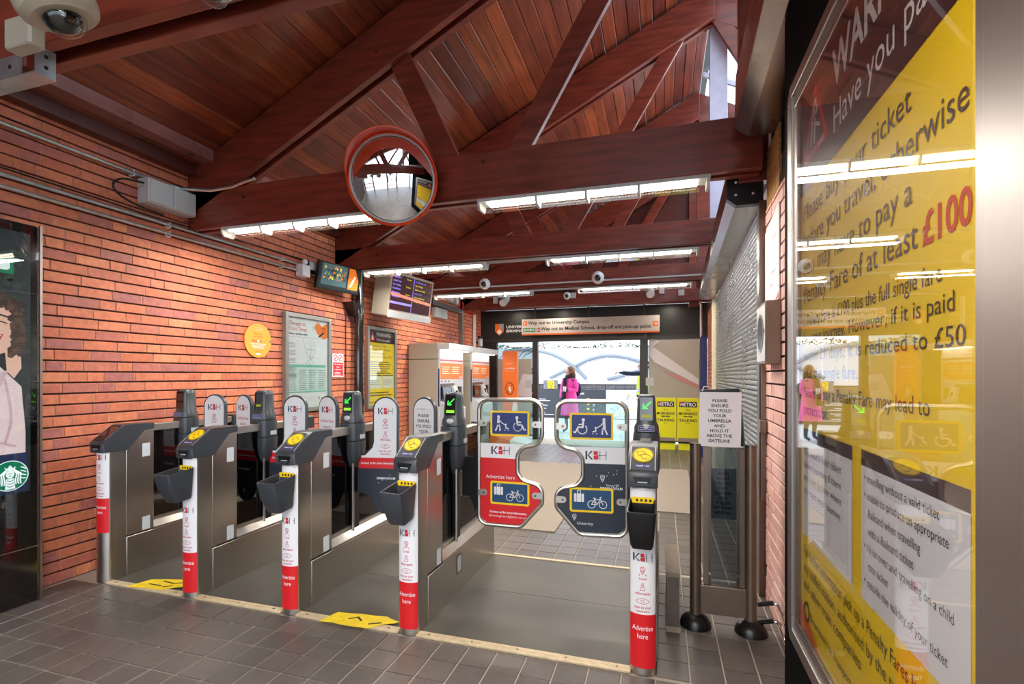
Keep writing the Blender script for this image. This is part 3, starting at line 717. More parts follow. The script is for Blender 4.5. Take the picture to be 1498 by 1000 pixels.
    mb.box(X-0.018, 2.72, 0.33, X+0.018, 3.44, 0.35, 'steel')
    mb.build('glass_frame', g, smooth=False)
    mb = MB(); mb.box(X-0.028, 2.985, 0.33, X+0.028, 3.05, 0.80, 'hood_black')
    for s in (-1, 1): mb.cyl((X+s*0.034, 2.97, 0.30), (X+s*0.034, 2.97, 0.84), 0.009, 'steel', n=10)
    mb.build('pod_column', g)
    # status pod
    mb = MB(); YP = 3.01
    def oc(hx, hy, z, c=0.35, dy=0): return [(X+u*hx, YP+dy+v*hy, z) for u, v in ((-1,-1+c),(-1+c,-1),(1-c,-1),(1,-1+c),(1,1-c),(1-c,1),(-1+c,1),(-1,1-c))]
    mb.loft([oc(.035,.035,.755), oc(.060,.058,.80), oc(.076,.072,.86), oc(.078,.074,.94)], 'pod')
    mb.loft([oc(.075,.071,.944), oc(.075,.071,1.03), oc(.072,.068,1.065)], 'pod')
    mb.loft([oc(.070,.066,1.070), oc(.068,.064,1.10), oc(.056,.056,1.125,.3), oc(.050,.052,1.25,.3), oc(.047,.049,1.275,.3), oc(.036,.040,1.285,.4)], 'pod')
    p = mb.build('status_pod', g, ang=50)
    pf = Fr((X, YP-0.0585, 1.125), (1,0,0), (0,0.05,1))
    mb = MB(); mb.poly(pf, rrect(-0.036, 0.012, 0.036, 0.145, 0.006), 'dark_glass', 0.002)
    if display in ('go', 'five'):
        s = 1 if display == 'go' else 1
        mb.stroke(pf, [(0.024,0.118),(0.010,0.104),(-0.014,0.083)], 0.006, 'screen_glow_green', 0.003)
        mb.stroke(pf, [(-0.016,0.105),(-0.018,0.081),(0.006,0.082)], 0.006, 'screen_glow_green', 0.003)
        mb.quad(pf, -0.028, 0.028, 0.028, 0.046, 'screen_lime' if display == 'go' else 'screen_dim', 0.003)
    elif display == 'dim': mb.quad(pf, -0.022, 0.040, 0.022, 0.056, 'screen_dim', 0.003)
    mb.build('display', p, smooth=False)
    mb = MB(); qf = FY(X, YP-0.0665)
    if i in (0, 1, 4):
        mb.poly(qf, rrect(-0.045, 1.075, 0.045, 1.108, 0.004), 'plastic_grey', 0.003); mb.poly(qf, rrect(-0.043, 1.077, 0.043, 1.106, 0.004), 'label_blue', 0.004)
        mb.text('PLEASE TAKE CARE', qf, 0, 1.094, 0.009, 'white', 0.005, 'C', fit=0.07); mb.text('WHEN PASSING THROUGH', qf, 0, 1.082, 0.009, 'white', 0.005, 'C', fit=0.07)
    if mb.v: mb.build('warning_label', p, smooth=False)
    MB().quad(FX(X+0.0785, 0), 2.985, 0.955, 3.045, 0.985, 'label_white', 0.001).build('pod_label', p, smooth=False)
    if i != 0 and i != 1:
        MB().ball((X, YP-0.062, 1.10), 0.022, 'plastic_grey', n=10, m=6, sc=(1.2,0.5,0.8)).build('sensor_lens', p)
    return g
def paddle(g, hx, m, ang, txt, umbrella=False):
    """swinging leaf: hinge at hx, m=+1 free end to the right"""
    a = radians(ang)
    fr = Fr((hx, 3.03, 0), (m*cos(a), sin(a), 0), (0,0,1))
    if m < 0:      # keep w towards the viewer
        fr = Fr((hx, 3.03, 0), (cos(a), -sin(a), 0), (0,0,1))
    c, hw = 0.205, 0.093
    top = [(c+hw*cos(t), 1.155+hw*sin(t)) for t in [pi*k/14 for k in range(15)]]
    left = [(c-hw, 0.93), (c-hw-0.01, 0.895), (c-hw-0.06, 0.845), (0.0, 0.835), (0.0, 0.575), (c-hw-0.06, 0.565), (c-hw-0.02, 0.54), (c-hw+0.005, 0.50)]
    bot = [(c+(hw-0.005)*cos(t), 0.515+(hw-0.005)*sin(t)) for t in [pi+pi*k/12 for k in range(13)]]
    out = top+left+bot[1:]
    def inset(pl, d):
        n = len(pl); o = []
        for i in range(n):
            p0, p1, p2 = pl[i-1], pl[i], pl[(i+1)%n]
            dx, dy = p2[0]-p0[0], p2[1]-p0[1]; l = hypot(dx,dy) or 1
            o.append((p1[0]-dy/l*d, p1[1]+dx/l*d))
        return o
    if m < 0: out = [(-u, v) for u, v in out][::-1]
    mb = MB(); r2 = inset(out, 0.008)
    mb.loft([[fr(u,v,w) for u,v in q] for q, w in ((r2,-0.02),(out,-0.012),(out,0.012),(r2,0.016))], 'hood')
    p = mb.build('gate_paddle', g)
    face = inset(out, 0.011); mb = MB(); W_ = 0.017
    def clip(pl, lo, hi):
        def cut(pl, lim, keep_above):
            o = []; n = len(pl)
            for i in range(n):
                a_, b_ = pl[i], pl[(i+1)%n]
                ia = (a_[1] >= lim) == keep_above or abs(a_[1]-lim) < 1e-9; ib = (b_[1] >= lim) == keep_above or abs(b_[1]-lim) < 1e-9
                if ia: o.append(a_)
                if ia != ib:
                    t = (lim-a_[1])/(b_[1]-a_[1]); o.append((a_[0]+(b_[0]-a_[0])*t, lim))
            return o
        return cut(cut(pl, lo, True), hi, False)
    mb.poly(fr, clip(face, 0.82, 2), 'white', W_); mb.poly(fr, clip(face, 0.745, 0.82), 'red', W_); mb.poly(fr, clip(face, 0, 0.745), 'map_navy', W_)
    cc = c*m; w = W_+0.001
    kbh(mb, fr, cc, 1.125, 0.044, w)
    if txt == 'icons':
        pin(mb, fr, cc, 1.045, 0.05, 'pink_ink', w); mb.text('Local', fr, cc, 1.025, 0.018, 'pink_ink', w, 'C', bold=1)
        thumb(mb, fr, cc, 0.96, 0.045, 'pink_ink', w); mb.text('Affordable', fr, cc, 0.94, 0.018, 'pink_ink', w, 'C', bold=1)
        eye(mb, fr, cc, 0.885, 0.032, 'pink_ink', w); mb.text('Seen by your', fr, cc, 0.862, 0.017, 'pink_ink', w, 'C', bold=1); mb.text('customers', fr, cc, 0.842, 0.017, 'pink_ink', w, 'C', bold=1)
    else:
        mb.text('Advertise', fr, cc, 1.055, 0.036, 'pink_ink', w, 'C', fit=0.13); mb.text('here', fr, cc, 1.01, 0.036, 'pink_ink', w, 'C')
    mb.text('Contact us for more information', fr, cc if m < 0 else 0.15, 0.775, 0.022, 'white', w, 'C', bold=1, fit=0.25, shear=0.25)
    mb.text('BIRMINGHAM', fr, cc+0.005, 0.67, 0.022, 'white', w, 'C', bold=1)
    for q in range(7): mb.disc(fr, cc+random.uniform(-.07,.07), random.uniform(0.52,0.73), 0.003, 'white', w, n=6)
    pin(mb, fr, cc, 0.49, 0.035, 'white', w, base=False)
    mb.build('advert_print', p, smooth=False)
    if umbrella:
        mb = MB(); W2 = W_+0.003
        mb.quad(fr, cc-0.07, 0.93, cc+0.07, 1.165, 'paper', W2)
        for k_, s in enumerate(('PLEASE','ENSURE','YOU FOLD','YOUR','UMBRELLA')): mb.text(s, fr, cc, 1.113-k_*0.036, 0.028, 'ink', W2+0.001, 'C', bold=1, fit=min(0.125, text_width(s,1)*0.028))
        mb.stroke(fr, [(cc-0.07,1.17),(cc+0.03,1.172)], 0.005, 'paper', W2+.001); mb.stroke(fr, [(cc+0.062,1.172),(cc+0.064,1.13)], 0.005, 'paper', W2+.001)
        mb.build('umbrella_notice', p, smooth=False)

gates = []
gl = ['steel ticket gate against the brick wall, leftmost, its post without a ticket bin',
      'steel ticket gate second from the brick wall, dim lit display on its grey pod',
      'steel ticket gate in the middle of the row, green arrow on its grey pod',
      'steel ticket gate left of the wide aisle, holding the framed leaf with red advert',
      'steel ticket gate nearest the viewpoint, right of the wide aisle, its reader facing the camera']
gates.append(gate(0, GX[0], gl[0], reader=False, bin_=False, z0=0.338, zr=0.57, z1=0.88, top=0.878, display='off'))
gates.append(gate(1, GX[1], gl[1], display='dim'))
gates.append(gate(2, GX[2], gl[2]))
gates.append(gate(3, GX[3], gl[3]))
gates.append(gate(4, GX[4], gl[4], display='five'))
for a, b, umb in ((0,1,False),(1,2,False),(2,3,True)):
    paddle(gates[a], GX[a]+0.035, 1, 10, 'icons'); paddle(gates[b], GX[b]-0.035, -1, 10, 'adv', umb)

def leaf(g, hx, m, ang, kind):
    a = radians(ang)
    fr = Fr((hx, 3.05, 0), (cos(a), sin(a)*m, 0), (0,0,1))
    out = [(0,1.238),(0.425,1.238),(0.425,0.965),(0.30,0.935),(0.262,0.89),(0.262,0.77),(0.30,0.722),(0.425,0.695),(0.425,0.585),(0.285,0.425),(0,0.425)]
    rad = [0.07,0.07,0.09,0.06,0.06,0.06,0.06,0.09,0.05,0.06,0.06]
    pl = rounded([(u*m, v) for u, v in out], rad, 6)
    mb = MB(); mb.tube([fr(u,v) for u,v in pl], 0.0145, 'steel', n=10, closed=True); lf = mb.build('leaf_frame', g)
    pin_ = rounded([((u-0.212)*m*0.955+0.212*m, (v-0.83)*0.965+0.83) for u, v in out], rad, 6)
    def clip(pl, lo, hi):
        def cut(pl, lim, up):
            o = []; n = len(pl)
            for i in range(n):
                a_, b_ = pl[i], pl[(i+1)%n]; ia = (a_[1] >= lim) == up; ib = (b_[1] >= lim) == up
                if ia: o.append(a_)
                if ia != ib: t = (lim-a_[1])/(b_[1]-a_[1]); o.append((a_[0]+(b_[0]-a_[0])*t, lim))
            return o
        return cut(cut(pl, lo, True), hi, False)
    MB().prism(pin_, fr, -0.004, 0.004, 'glass').build('leaf_glass', lf, smooth=False)
    mb = MB(); W_ = 0.006; zt = 0.955 if m > 0 else 0.96
    # convexish split of the print so that the bite stays open: clip in bands
    lo_col = 'red' if kind == 'red' else 'map_navy'
    mb.poly(fr, clip(pin_, 0.86, zt), 'white', W_); mb.poly(fr, clip(pin_, 0.0, 0.86), lo_col, W_)
    c = 0.20*m; w = W_+0.001
    x = lambda u: (u if m > 0 else u-0.425)
    kbh(mb, fr, x(0.15) if m > 0 else x(0.22)+0.02, 0.885, 0.052, w)
    if kind == 'red':
        mb.text('Advertise here', fr, x(0.05), 0.728, 0.034, 'white', w, fit=0.20)
        mb.text('Contact us for more information', fr, x(0.20), 0.505, 0.02, 'white', w, 'C', bold=1, fit=0.25, shear=0.25)
        mb.text('birmingham@kbh.co.uk', fr, x(0.20), 0.48, 0.018, 'white', w, 'C', fit=0.26)
    else:
        for q in range(9): mb.disc(fr, x(random.uniform(.20,.38)), random.uniform(0.72,0.84), 0.003, 'white', w, n=6)
        pin(mb, fr, x(0.28), 0.745, 0.05, 'white', w, base=False); mb.text('Snow Hill', fr, x(0.30), 0.725, 0.02, 'white', w)
        mb.text('BIRMINGHAM', fr, x(0.40), 0.705, 0.022, 'white', w, 'R', bold=1)
        pin(mb, fr, x(0.11), 0.505, 0.045, 'white', w, base=False); mb.text('University', fr, x(0.125), 0.485, 0.024, 'white', w)
    mb.build('advert_print', lf, smooth=False)
    for v0, v1, blue in ((1.005, 1.168, 'sign_blue'), (0.562, 0.712, 'sign_teal')):
        u0, u1 = (x(0.082), x(0.345))
        mb = MB(); mb.prism(rrect(u0, v0, u1, v1, 0.014), fr, 0.007, 0.010, 'reader_yellow'); mb.poly(fr, rrect(u0+0.013, v0+0.013, u1-0.013, v1-0.013, 0.006), blue, 0.0105)
        cu = (u0+u1)/2; w = 0.0112; h = (v1-v0)
        if blue == 'sign_blue':
            pushchair(mb, fr, cu-m*0.075, v0+0.035, 0.10, 'white', w, m); wheelchair(mb, fr, cu+m*0.055, v0+0.033, 0.10, 'white', w, m)
        else:
            suitcase(mb, fr, cu-0.075, v0+0.062, 0.072, 'white', w); bicycle(mb, fr, cu+0.035, v0+0.028, 0.066, 'white', w)
        mb.build('sign_plate', lf, smooth=False)
    for v in (1.085, 0.635):
        for u in (0.0, 0.425):
            s = 1 if u == 0 else -1
            mb = MB(); u0 = u*m; u1 = (u+s*0.062)*m
            q = [(u0, v-0.02), (u1-0.02*m*s, v-0.02)]+[(u1-0.02*m*s+0.02*sin(t)*m*s, v-0.02*cos(t)) for t in [pi*k/8 for k in range(1,8)]]+[(u1-0.02*m*s, v+0.02), (u0, v+0.02)]
            mb.prism(q, fr, 0.008, 0.018, 'steel'); mb.cyl(fr(u1-0.022*m*s, v, 0.018), fr(u1-0.022*m*s, v, 0.022), 0.008, 'steel_dark', n=8)
            mb.build('glass_clamp', lf, smooth=False)
    # dark hinge arm to the gate
    q = [(-m*0.115, 0.60), (-m*0.115, 0.86), (-m*0.04, 0.86), (0, 0.92), (0, 0.56), (-m*0.02, 0.50), (-m*0.06, 0.60)]
    MB().prism(q, fr, -0.02, 0.01, 'hood_black').build('hinge_arm', lf, smooth=False)
leaf(gates[3], -1.150, 1, 0, 'red')
leaf(gates[4], -0.200, -1, -6, 'navy')

# worn yellow stickers on the floor
def floor_sticker(pts, label, marks):
    fr = Fr((0,0,0), (1,0,0), (0,1,0)); mb = MB(); rg = []
    q = []
    for i in range(len(pts)):
        a, b = pts[i], pts[(i+1)%len(pts)]
        for k_ in range(4):
            t = k_/4; q.append((a[0]+(b[0]-a[0])*t+random.uniform(-.006,.006), a[1]+(b[1]-a[1])*t+random.uniform(-.006,.006)))
    mb.prism(q, fr, 0.0132, 0.0150, 'sticker_yellow')
    for m_ in marks: mb.stroke(fr, m_, 0.012, 'ink', 0.0156)
    tag(mb.build('floor_sticker', None, smooth=False), label, 'sticker')
floor_sticker([(-3.36,2.365),(-3.31,2.50),(-2.98,2.58),(-2.93,2.52),(-3.03,2.45),(-3.08,2.40)], 'worn yellow floor sticker in the aisle beside the brick wall', [[(-3.25,2.44),(-3.15,2.44)],[(-3.2,2.50),(-3.1,2.49),(-3.05,2.52)],[(-3.12,2.43),(-3.08,2.46)]])
floor_sticker([(-1.84,2.355),(-1.81,2.475),(-1.50,2.50),(-1.405,2.47),(-1.50,2.40),(-1.55,2.36)], 'worn yellow floor sticker between the two gates left of the wide aisle', [[(-1.70,2.42),(-1.66,2.45),(-1.62,2.42)],[(-1.56,2.40),(-1.50,2.43)]])
# ================================================================== LIGHTING BATTENS
def batten(x0, x1, Y, ztop, label, gain=1.0):
    t = thing('ceiling_batten', ((x0+x1)/2, Y, ztop), label, 'light', 'long strip lights under the truss beams')
    MB().cbox(x0, Y-0.066, ztop-0.024, x1, Y+0.066, ztop, 'plastic_grey', 0.006).build('housing', t, smooth=False)
    for y in (-0.034, 0.030):
        mb = MB(); n = int((x1-x0)/0.024)
        for k in range(n): mb.box(x0+0.07+k*(x1-x0-0.14)/n, Y+y-0.016, ztop-0.034, x0+0.07+(k+0.72)*(x1-x0-0.14)/n, Y+y+0.016, ztop-0.0245, 'led')
        mb.build('led_strip', t, smooth=False, kind='stuff')
    mb = MB()
    pr = [(-0.068,0.0),(-0.064,-0.028),(-0.045,-0.052),(0.045,-0.052),(0.064,-0.028),(0.068,0.0)]
    mb.loft([[(x, Y+a, ztop-0.020+b) for a, b in pr] for x in (x0+0.004, x1-0.004)], 'cover', cap=True); mb.build('diffuser', t, smooth=False)
    for x in [x0+0.015, x0+(x1-x0)*.28, x0+(x1-x0)*.5, x0+(x1-x0)*.72, x1-0.015]:
        mb = MB(); mb.loft([[(q, Y+a*1.04, ztop-0.020+b*1.06) for a, b in pr] for q in (x-0.008, x+0.008)], 'plastic_grey'); mb.build('clip', t, smooth=False)
    ld = bpy.data.lights.new('lamp_light', 'AREA'); ld.shape = 'RECTANGLE'; ld.size = x1-x0-0.1; ld.size_y = 0.09; ld.energy = LAMP_W*gain; ld.color = (1.0, 0.94, 0.86)
    ld.spread = radians(175)
    lo = bpy.data.objects.new('lamp_light', ld); COL.objects.link(lo); lo.parent = t; lo.location = (0, 0, -0.08)
batten(-3.55, -2.08, 3.33, 2.64, 'bright strip light under the nearest tie beam, left of the round mirror')
batten(-1.25, 0.29, 3.33, 2.64, 'bright strip light under the nearest tie beam, right of the round mirror')
batten(-3.51, -1.91, 5.33, 2.68, 'bright strip light in front of the departures screen')
batten(-1.22, 0.36, 5.33, 2.68, 'bright strip light under the second beam, with looped cables behind it')
batten(-3.53, -1.88, 7.33, 2.69, 'bright strip light under the third beam, above the ticket machines')
batten(-1.20, 0.41, 7.33, 2.69, 'bright strip light under the third beam, near the shutter')
for k_, y in enumerate((5.33, 7.33)):      # cable duct linking the two lights of a row
    for w_ in (-0.02, 0.02):
        o = MB().box(-1.90, y+w_-0.006, 2.672+(0.01*k_), -1.21, y+w_+0.006, 2.688+(0.01*k_), 'conduit').build('light_rail', None, smooth=False)
        tag(o, ('%s pale metal strip joining the two lights of the second beam' % ('nearer' if w_ < 0 else 'farther'), '%s pale metal strip joining the two lights of the third beam' % ('nearer' if w_ < 0 else 'farther'))[k_], 'rail', group='strips joining the lights')
batten(-1.3, 0.2, 0.2, 2.64, 'unseen strip light added above the viewpoint', 1.5)  # stronger unseen batten, added to brighten the warning poster
batten(-3.2, -1.6, -1.33, 2.64, 'unseen strip light added under the rear beam, wall side')  # unseen pair of battens, added as fill from behind the viewpoint
batten(-1.1, 0.4, -1.33, 2.64, 'unseen strip light added under the rear beam, poster side')

# ================================================================== CONVEX MIRROR
t = thing('convex_mirror', (-1.785, 3.0, 2.45), 'round convex mirror with orange hood hanging in front of the timber beam', 'mirror')
mc = Vector((-1.775, 3.02, 2.745)); n_ = Vector((0.36, -0.86, -0.26)).normalized()
ux = Vector((0,0,1)).cross(n_)*-1; ux.normalize(); uy = n_.cross(ux)*-1
uy = Vector((0,0,1)) - n_*n_.z; uy.normalize(); ux = uy.cross(n_)
def mp_(r, a, d): return mc + ux*(r*cos(a)) + uy*(r*sin(a)) + n_*d
R_ = 0.285; N_ = 40
mb = MB(); rings = []
for q in range(9):
    rr = R_*(1-q/8)+0.0005; rings.append([mp_(rr, 2*pi*k/N_, 0.052*(1-(rr/R_)**2)) for k in range(N_)])
mb.loft(rings, 'mirror', cap=False); mb.build('mirror_face', t, ang=80)
mb = MB(); mb.loft([[mp_(r, 2*pi*k/N_, d) for k in range(N_)] for r, d in ((R_-.002,-.03),(R_+.022,-.02),(R_+.024,0.006),(R_+.006,0.016),(R_-.004,0.004))], 'mirror_orange', cap=False); mb.build('rim', t)
mb = MB(); mb.loft([[mp_(r, 2*pi*k/N_, d) for k in range(N_)] for r, d in ((R_+.004,.016),(R_-.004,.018),(R_-.010,.010))], 'plastic_grey', cap=False); mb.build('rim_seal', t)
mb = MB(); K = 30; a0, a1 = radians(-2), radians(186); o_ = []; i_ = []
for k in range(K+1):
    a = a0+(a1-a0)*k/K; h = 0.15*min(1, sin(pi*k/K)*1.7)
    o_.append((a, h))
vs = []; fs = []
for a, h in o_: vs += [mp_(R_+.022, a, 0.0), mp_(R_+.020+h*0.02, a, 0.012+h), mp_(R_+.014+h*0.02, a, 0.012+h), mp_(R_+.014, a, 0.0)]
for k in range(K):
    for q in range(4): fs.append((4*k+q, 4*k+(q+1)%4, 4*k+4+(q+1)%4, 4*k+4+q))
mb.add(vs, fs, 'mirror_orange'); mb.build('hood', t)
mb = MB(); mb.loft([[mp_(r, 2*pi*k/N_, d) for k in range(N_)] for r, d in ((R_,-.02),(R_*.8,-.06),(R_*.3,-.08),(.02,-.085))], 'black'); mb.build('back_shell', t)
mb = MB(); mb.tube([mc-n_*0.08, Vector((-1.8, 3.18, 2.80)), Vector((-1.8, 3.262, 2.80))], 0.016, 'galv'); mb.box(-1.85, 3.245, 2.74, -1.75, 3.26, 2.86, 'galv'); mb.build('bracket', t)

# ================================================================== LEFT WALL
t = thing('advert_display', (-3.8, 1.3, 0), 'tall black illuminated advert display standing against the brick wall', 'display')
MB().cbox(-3.88, 0.55, 0.0, -3.71, 2.095, 2.32, 'gloss_black', 0.012).build('cabinet', t, smooth=False)
MB().box(-3.712, 2.09, 0.0, -3.698, 2.103, 2.325, 'alu').build('edge_trim', t, smooth=False)
MB().box(-3.709, 0.56, 0.34, -3.705, 2.09, 0.345, 'alu').build('seam_trim', t, smooth=False)
f = FX(-3.706, 0); mb = MB()
S0, S1, ZB, ZT = 0.70, 2.045, 0.69, 2.26
fb = Fr((0,0,0),(0,1,0),(0,0,1), fn=lambda u, v, w: f(min(u+.02, S1-.02), .93+(v-1.05)*.885, w))
fh = Fr((0,0,0),(0,1,0),(0,0,1), fn=lambda u, v, w: f(min(1.925+(u-1.615)*.55, S1-.022), 1.625+(v-1.675)*.74, w))
M('ad_back', (38,44,48), 0.4, emit=0.25); M('ad_green', (0,116,80), 0.4, emit=0.5); M('ad_hair', (70,48,40), 0.6, emit=0.3); M('ad_hair2', (98,68,54), 0.6, emit=0.3)
M('ad_skin', (226,176,156), 0.5, emit=0.45); M('ad_lip', (190,70,80), 0.5, emit=0.3); M('ad_blouse', (224,196,196), 0.5, emit=0.45); M('ad_blouse2', (206,172,176), 0.5, emit=0.4); M('ad_navy', (30,44,80), 0.5, emit=0.4); M('ad_white', (236,240,240), 0.5, emit=0.5); M('ad_leaf', (58,72,60), 0.6, emit=0.2)
mb.quad(f, S0, ZB, S1, ZT, 'ad_back', 0.0)
random.seed(5)
for q in range(160):
    u = random.uniform(S0+.03, S1-.03); v = random.uniform(1.5, 2.15); r = random.uniform(.01,.03)
    mb.disc(f, u, v, r, 'ad_leaf', 0.0004, n=5)
mb.quad(f, 1.60, 2.00, 1.963, 2.10, 'ad_green', 0.001); mb.poly(f, rrect(1.88,2.02,1.945,2.075,.02), 'ad_white', 0.0015); mb.disc(f, 1.85, 2.048, .022, 'ad_white', 0.0015, n=12)
# bust in profile: shoulders, neck, head and curls
mb.poly(fb, [(1.10,1.05),(1.20,1.35),(1.45,1.52),(1.62,1.55),(1.72,1.60),(1.86,1.66),(1.98,1.50),(2.0,1.2),(2.0,1.05)], 'ad_blouse', 0.0012)
mb.poly(f, [(1.92,1.56),(1.995,1.60),(2.0,1.44),(1.965,1.38),(1.93,1.42)], 'ad_skin', 0.0016)
mb.poly(f, rounded([(1.70,1.52),(1.70,1.82),(1.86,1.83),(1.945,1.80),(1.962,1.68),(1.952,1.58),(1.93,1.535),(1.88,1.515)], .03, 3), 'ad_skin', 0.002)
hc = smooth_curve([(1.80,1.865),(1.90,1.855),(1.965,1.80),(1.985,1.70),(1.985,1.60),(1.965,1.52)], 8)
for q in range(190):
    cu, cv = hc[int(random.random()*39)]
    mb.disc(f, min(cu+random.uniform(-.03,.03), 2.005), cv+random.uniform(-.03,.03), random.uniform(.010,.022), 'ad_hair' if q % 3 else 'ad_hair2', 0.0024+q*1e-6, n=7)
mb.stroke(f, [(1.865,1.742),(1.90,1.752),(1.935,1.742)], .010, 'ad_hair', .003); mb.stroke(f, [(1.87,1.706),(1.90,1.714),(1.93,1.704)], .007, 'ad_hair', .003)
mb.poly(f, [(1.80,1.615),(1.86,1.625),(1.915,1.642),(1.90,1.605),(1.86,1.59)], 'ad_lip', .003); mb.poly(f, [(1.82,1.615),(1.86,1.621),(1.905,1.634),(1.88,1.606)], 'ad_white', .0034)
mb.poly(fb, [(1.70,1.48),(1.92,1.62),(1.84,1.38)], 'ad_blouse2', .0032); mb.poly(fb, [(1.45,1.50),(1.62,1.42),(1.72,1.30),(1.60,1.34)], 'ad_blouse2', .003)
for pp in ([(1.3,1.22),(1.5,1.15),(1.75,1.17),(1.95,1.10)], [(1.75,1.5),(1.78,1.35),(1.74,1.2)], [(1.9,1.55),(1.93,1.3),(1.9,1.12)], [(1.2,1.13),(1.5,1.10),(1.8,1.09)]): mb.stroke(fb, smooth_curve(pp), .014, 'ad_blouse2', .0034)
mb.quad(f, S0, ZB+.01, 2.03, .93, 'ad_navy', 0.0036)
mb.disc(f, 1.944, 0.80, 0.090, 'ad_white', .004, n=32); mb.disc(f, 1.944, 0.80, 0.085, 'ad_green', .0044, n=32)
# round green emblem: crowned figure with flowing hair and two tails
E_ = lambda pts: [(1.944+a*0.083, 0.80+b*0.083) for a, b in pts]
for s in (-1, 1):
    for k_ in range(3): mb.stroke(f, E_([(s*.22,.42),(s*(.38+.12*k_),.1),(s*(.30+.14*k_),-.35),(s*(.34+.14*k_),-.62)]), .007, 'ad_white', .0048)
    for k_ in range(4): mb.stroke(f, E_([(s*.62,.55-.26*k_),(s*.80,.48-.26*k_),(s*.92,.36-.22*k_)]), .006, 'ad_white', .0048)
mb.disc(f, 1.944, 0.811, 0.021, 'ad_white', .005, n=14, ry=.027); mb.poly(f, E_([(-.22,-.2),(.22,-.2),(.30,-.95),(-.30,-.95)]), 'ad_white', .0048)
mb.poly(f, E_([(-.26,.42),(-.34,.66),(-.16,.54),(0,.78),(.16,.54),(.34,.66),(.26,.42)]), 'ad_white', .005)
for k_ in range(3): mb.stroke(f, E_([(-.18,-.32-.2*k_),(0,-.40-.2*k_),(.18,-.32-.2*k_)]), .004, 'ad_green', .0052)
mb.stroke(f, E_([(-.08,.16),(-.02,.14)]), .003, 'ad_green', .0054); mb.stroke(f, E_([(.03,.14),(.09,.16)]), .003, 'ad_green', .0054); mb.stroke(f, E_([(-.05,-.02),(.05,-.02)]), .003, 'ad_green', .0054)
mb.build('screen', t, smooth=False)
MB().box(-3.699, 0.62, 0.36, -3.697, 2.085, 2.30, 'glass_clear').build('cover_glass', t, smooth=False)

def conduit(pts, label, r=0.0125, mat='galv', clips=(), name='conduit'):
    t = thing(name, pts[0], label, 'conduit')
    MB().tube(pts, r, mat, n=10).build('pipe', t)
    for c in clips:
        mb = MB(); mb.cyl((c[0]-0.03, c[1]-0.008, c[2]), (c[0]-0.03, c[1]+0.008, c[2]), r*1.9, 'white', n=10); mb.cyl((c[0], c[1]-0.008, c[2]), (c[0], c[1]+0.008, c[2]), r*1.25, mat, n=10)
        mb.cyl((c[0], c[1], c[2]+r*1.5), (c[0]+0.012, c[1], c[2]+r*1.5), r*.45, 'white', n=8); mb.cyl((c[0], c[1], c[2]-r*1.5), (c[0]+0.012, c[1], c[2]-r*1.5), r*.45, 'white', n=8)
        mb.build('saddle_clip', t)
XW = -3.872
conduit([(XW,-1,2.945),(XW,2.82,2.945)], 'upper grey pipe along the brick wall, reaching the twin grey switch boxes', 0.013, clips=((XW,2.78,2.945),))
conduit([(XW,2.825,2.945),(XW+.02,3.0,2.942),(XW+.05,3.12,2.942),(XW+.25,3.235,2.945),(-3.4,3.245,2.955),(-3.28,3.25,2.985),(-3.18,3.25,3.0)], 'bent grey pipe crossing from the grey switch boxes onto the near tie beam', 0.013)
conduit([(XW,-1,2.626),(XW,4.60,2.634)], 'middle grey pipe running along the brick wall under the black cable', clips=((XW,3.07,2.626),(XW,4.33,2.634)))
conduit([(XW,-1,2.550),(XW,4.60,2.562)], 'lowest grey pipe on the brick wall, ending at the white alarm box', clips=((XW,3.07,2.552),(XW,4.33,2.56)))
def cable(pts, label, r=0.005, mat='cable', n=6):
    o = MB().tube(smooth_curve(pts, 5), r, mat, n=n).build('cable', None, origin=pts[0]); tag(o, label, 'cable'); return o
cable([(XW,-1,2.68),(XW,1.0,2.685),(XW,2.0,2.67),(XW,2.6,2.665),(XW,2.9,2.655),(XW,3.3,2.665),(XW,4.0,2.69),(XW,4.65,2.70)], 'black cable pinned to the brickwork just above the two lower pipes', 0.006)
cable([(-3.80,2.81,2.87),(-3.84,2.68,2.86),(-3.85,2.62,2.80),(-3.85,2.66,2.74),(-3.85,2.80,2.70),(-3.85,3.0,2.69)], 'loop of black cable hanging left of the grey switch boxes', 0.008)
cable([(-3.87,3.2,2.70),(-3.80,3.3,2.69),(-3.70,3.34,2.68),(-3.56,3.34,2.665)], 'thin black cable feeding the strip light left of the mirror', 0.004)
t = thing('switch_box', (-3.84, 3.03, 2.73), 'pale grey double switch box high on the brick wall at the beam end', 'switch box')
MB().cbox(-3.90, 2.83, 2.735, -3.78, 3.235, 2.925, 'plastic_grey', 0.006).build('housing', t, smooth=False)
for y0, y1 in ((2.84, 3.028), (3.036, 3.228)): MB().cbox(-3.782, y0, 2.742, -3.768, y1, 2.918, 'plastic_grey', 0.005).build('lid', t, smooth=False)
t = thing('alarm_sounder', (-3.84, 4.62, 2.5), 'small white box with round lamp at the end of the lower pipes', 'alarm')
MB().cbox(-3.90, 4.565, 2.50, -3.80, 4.69, 2.63, 'white', 0.008).build('housing', t, smooth=False)
MB().ball((-3.83, 4.63, 2.665), 0.032, 'white', n=12, m=8).build('lamp', t)
t = thing('monitor_bracket', (-3.8, 4.83, 2.58), 'small clear fronted box between the white alarm and the colour screen', 'bracket')
MB().cbox(-3.898, 4.70, 2.585, -3.84, 4.90, 2.70, 'black', 0.006).build('housing', t, smooth=False)
MB().cbox(-3.842, 4.71, 2.60, -3.82, 4.88, 2.69, 'plastic_grey', 0.006).build('lid', t, smooth=False)
conduit([(XW,4.70,2.562),(XW,5.0,2.562)], 'short grey pipe end between the alarm box and the colour screen', 0.014)

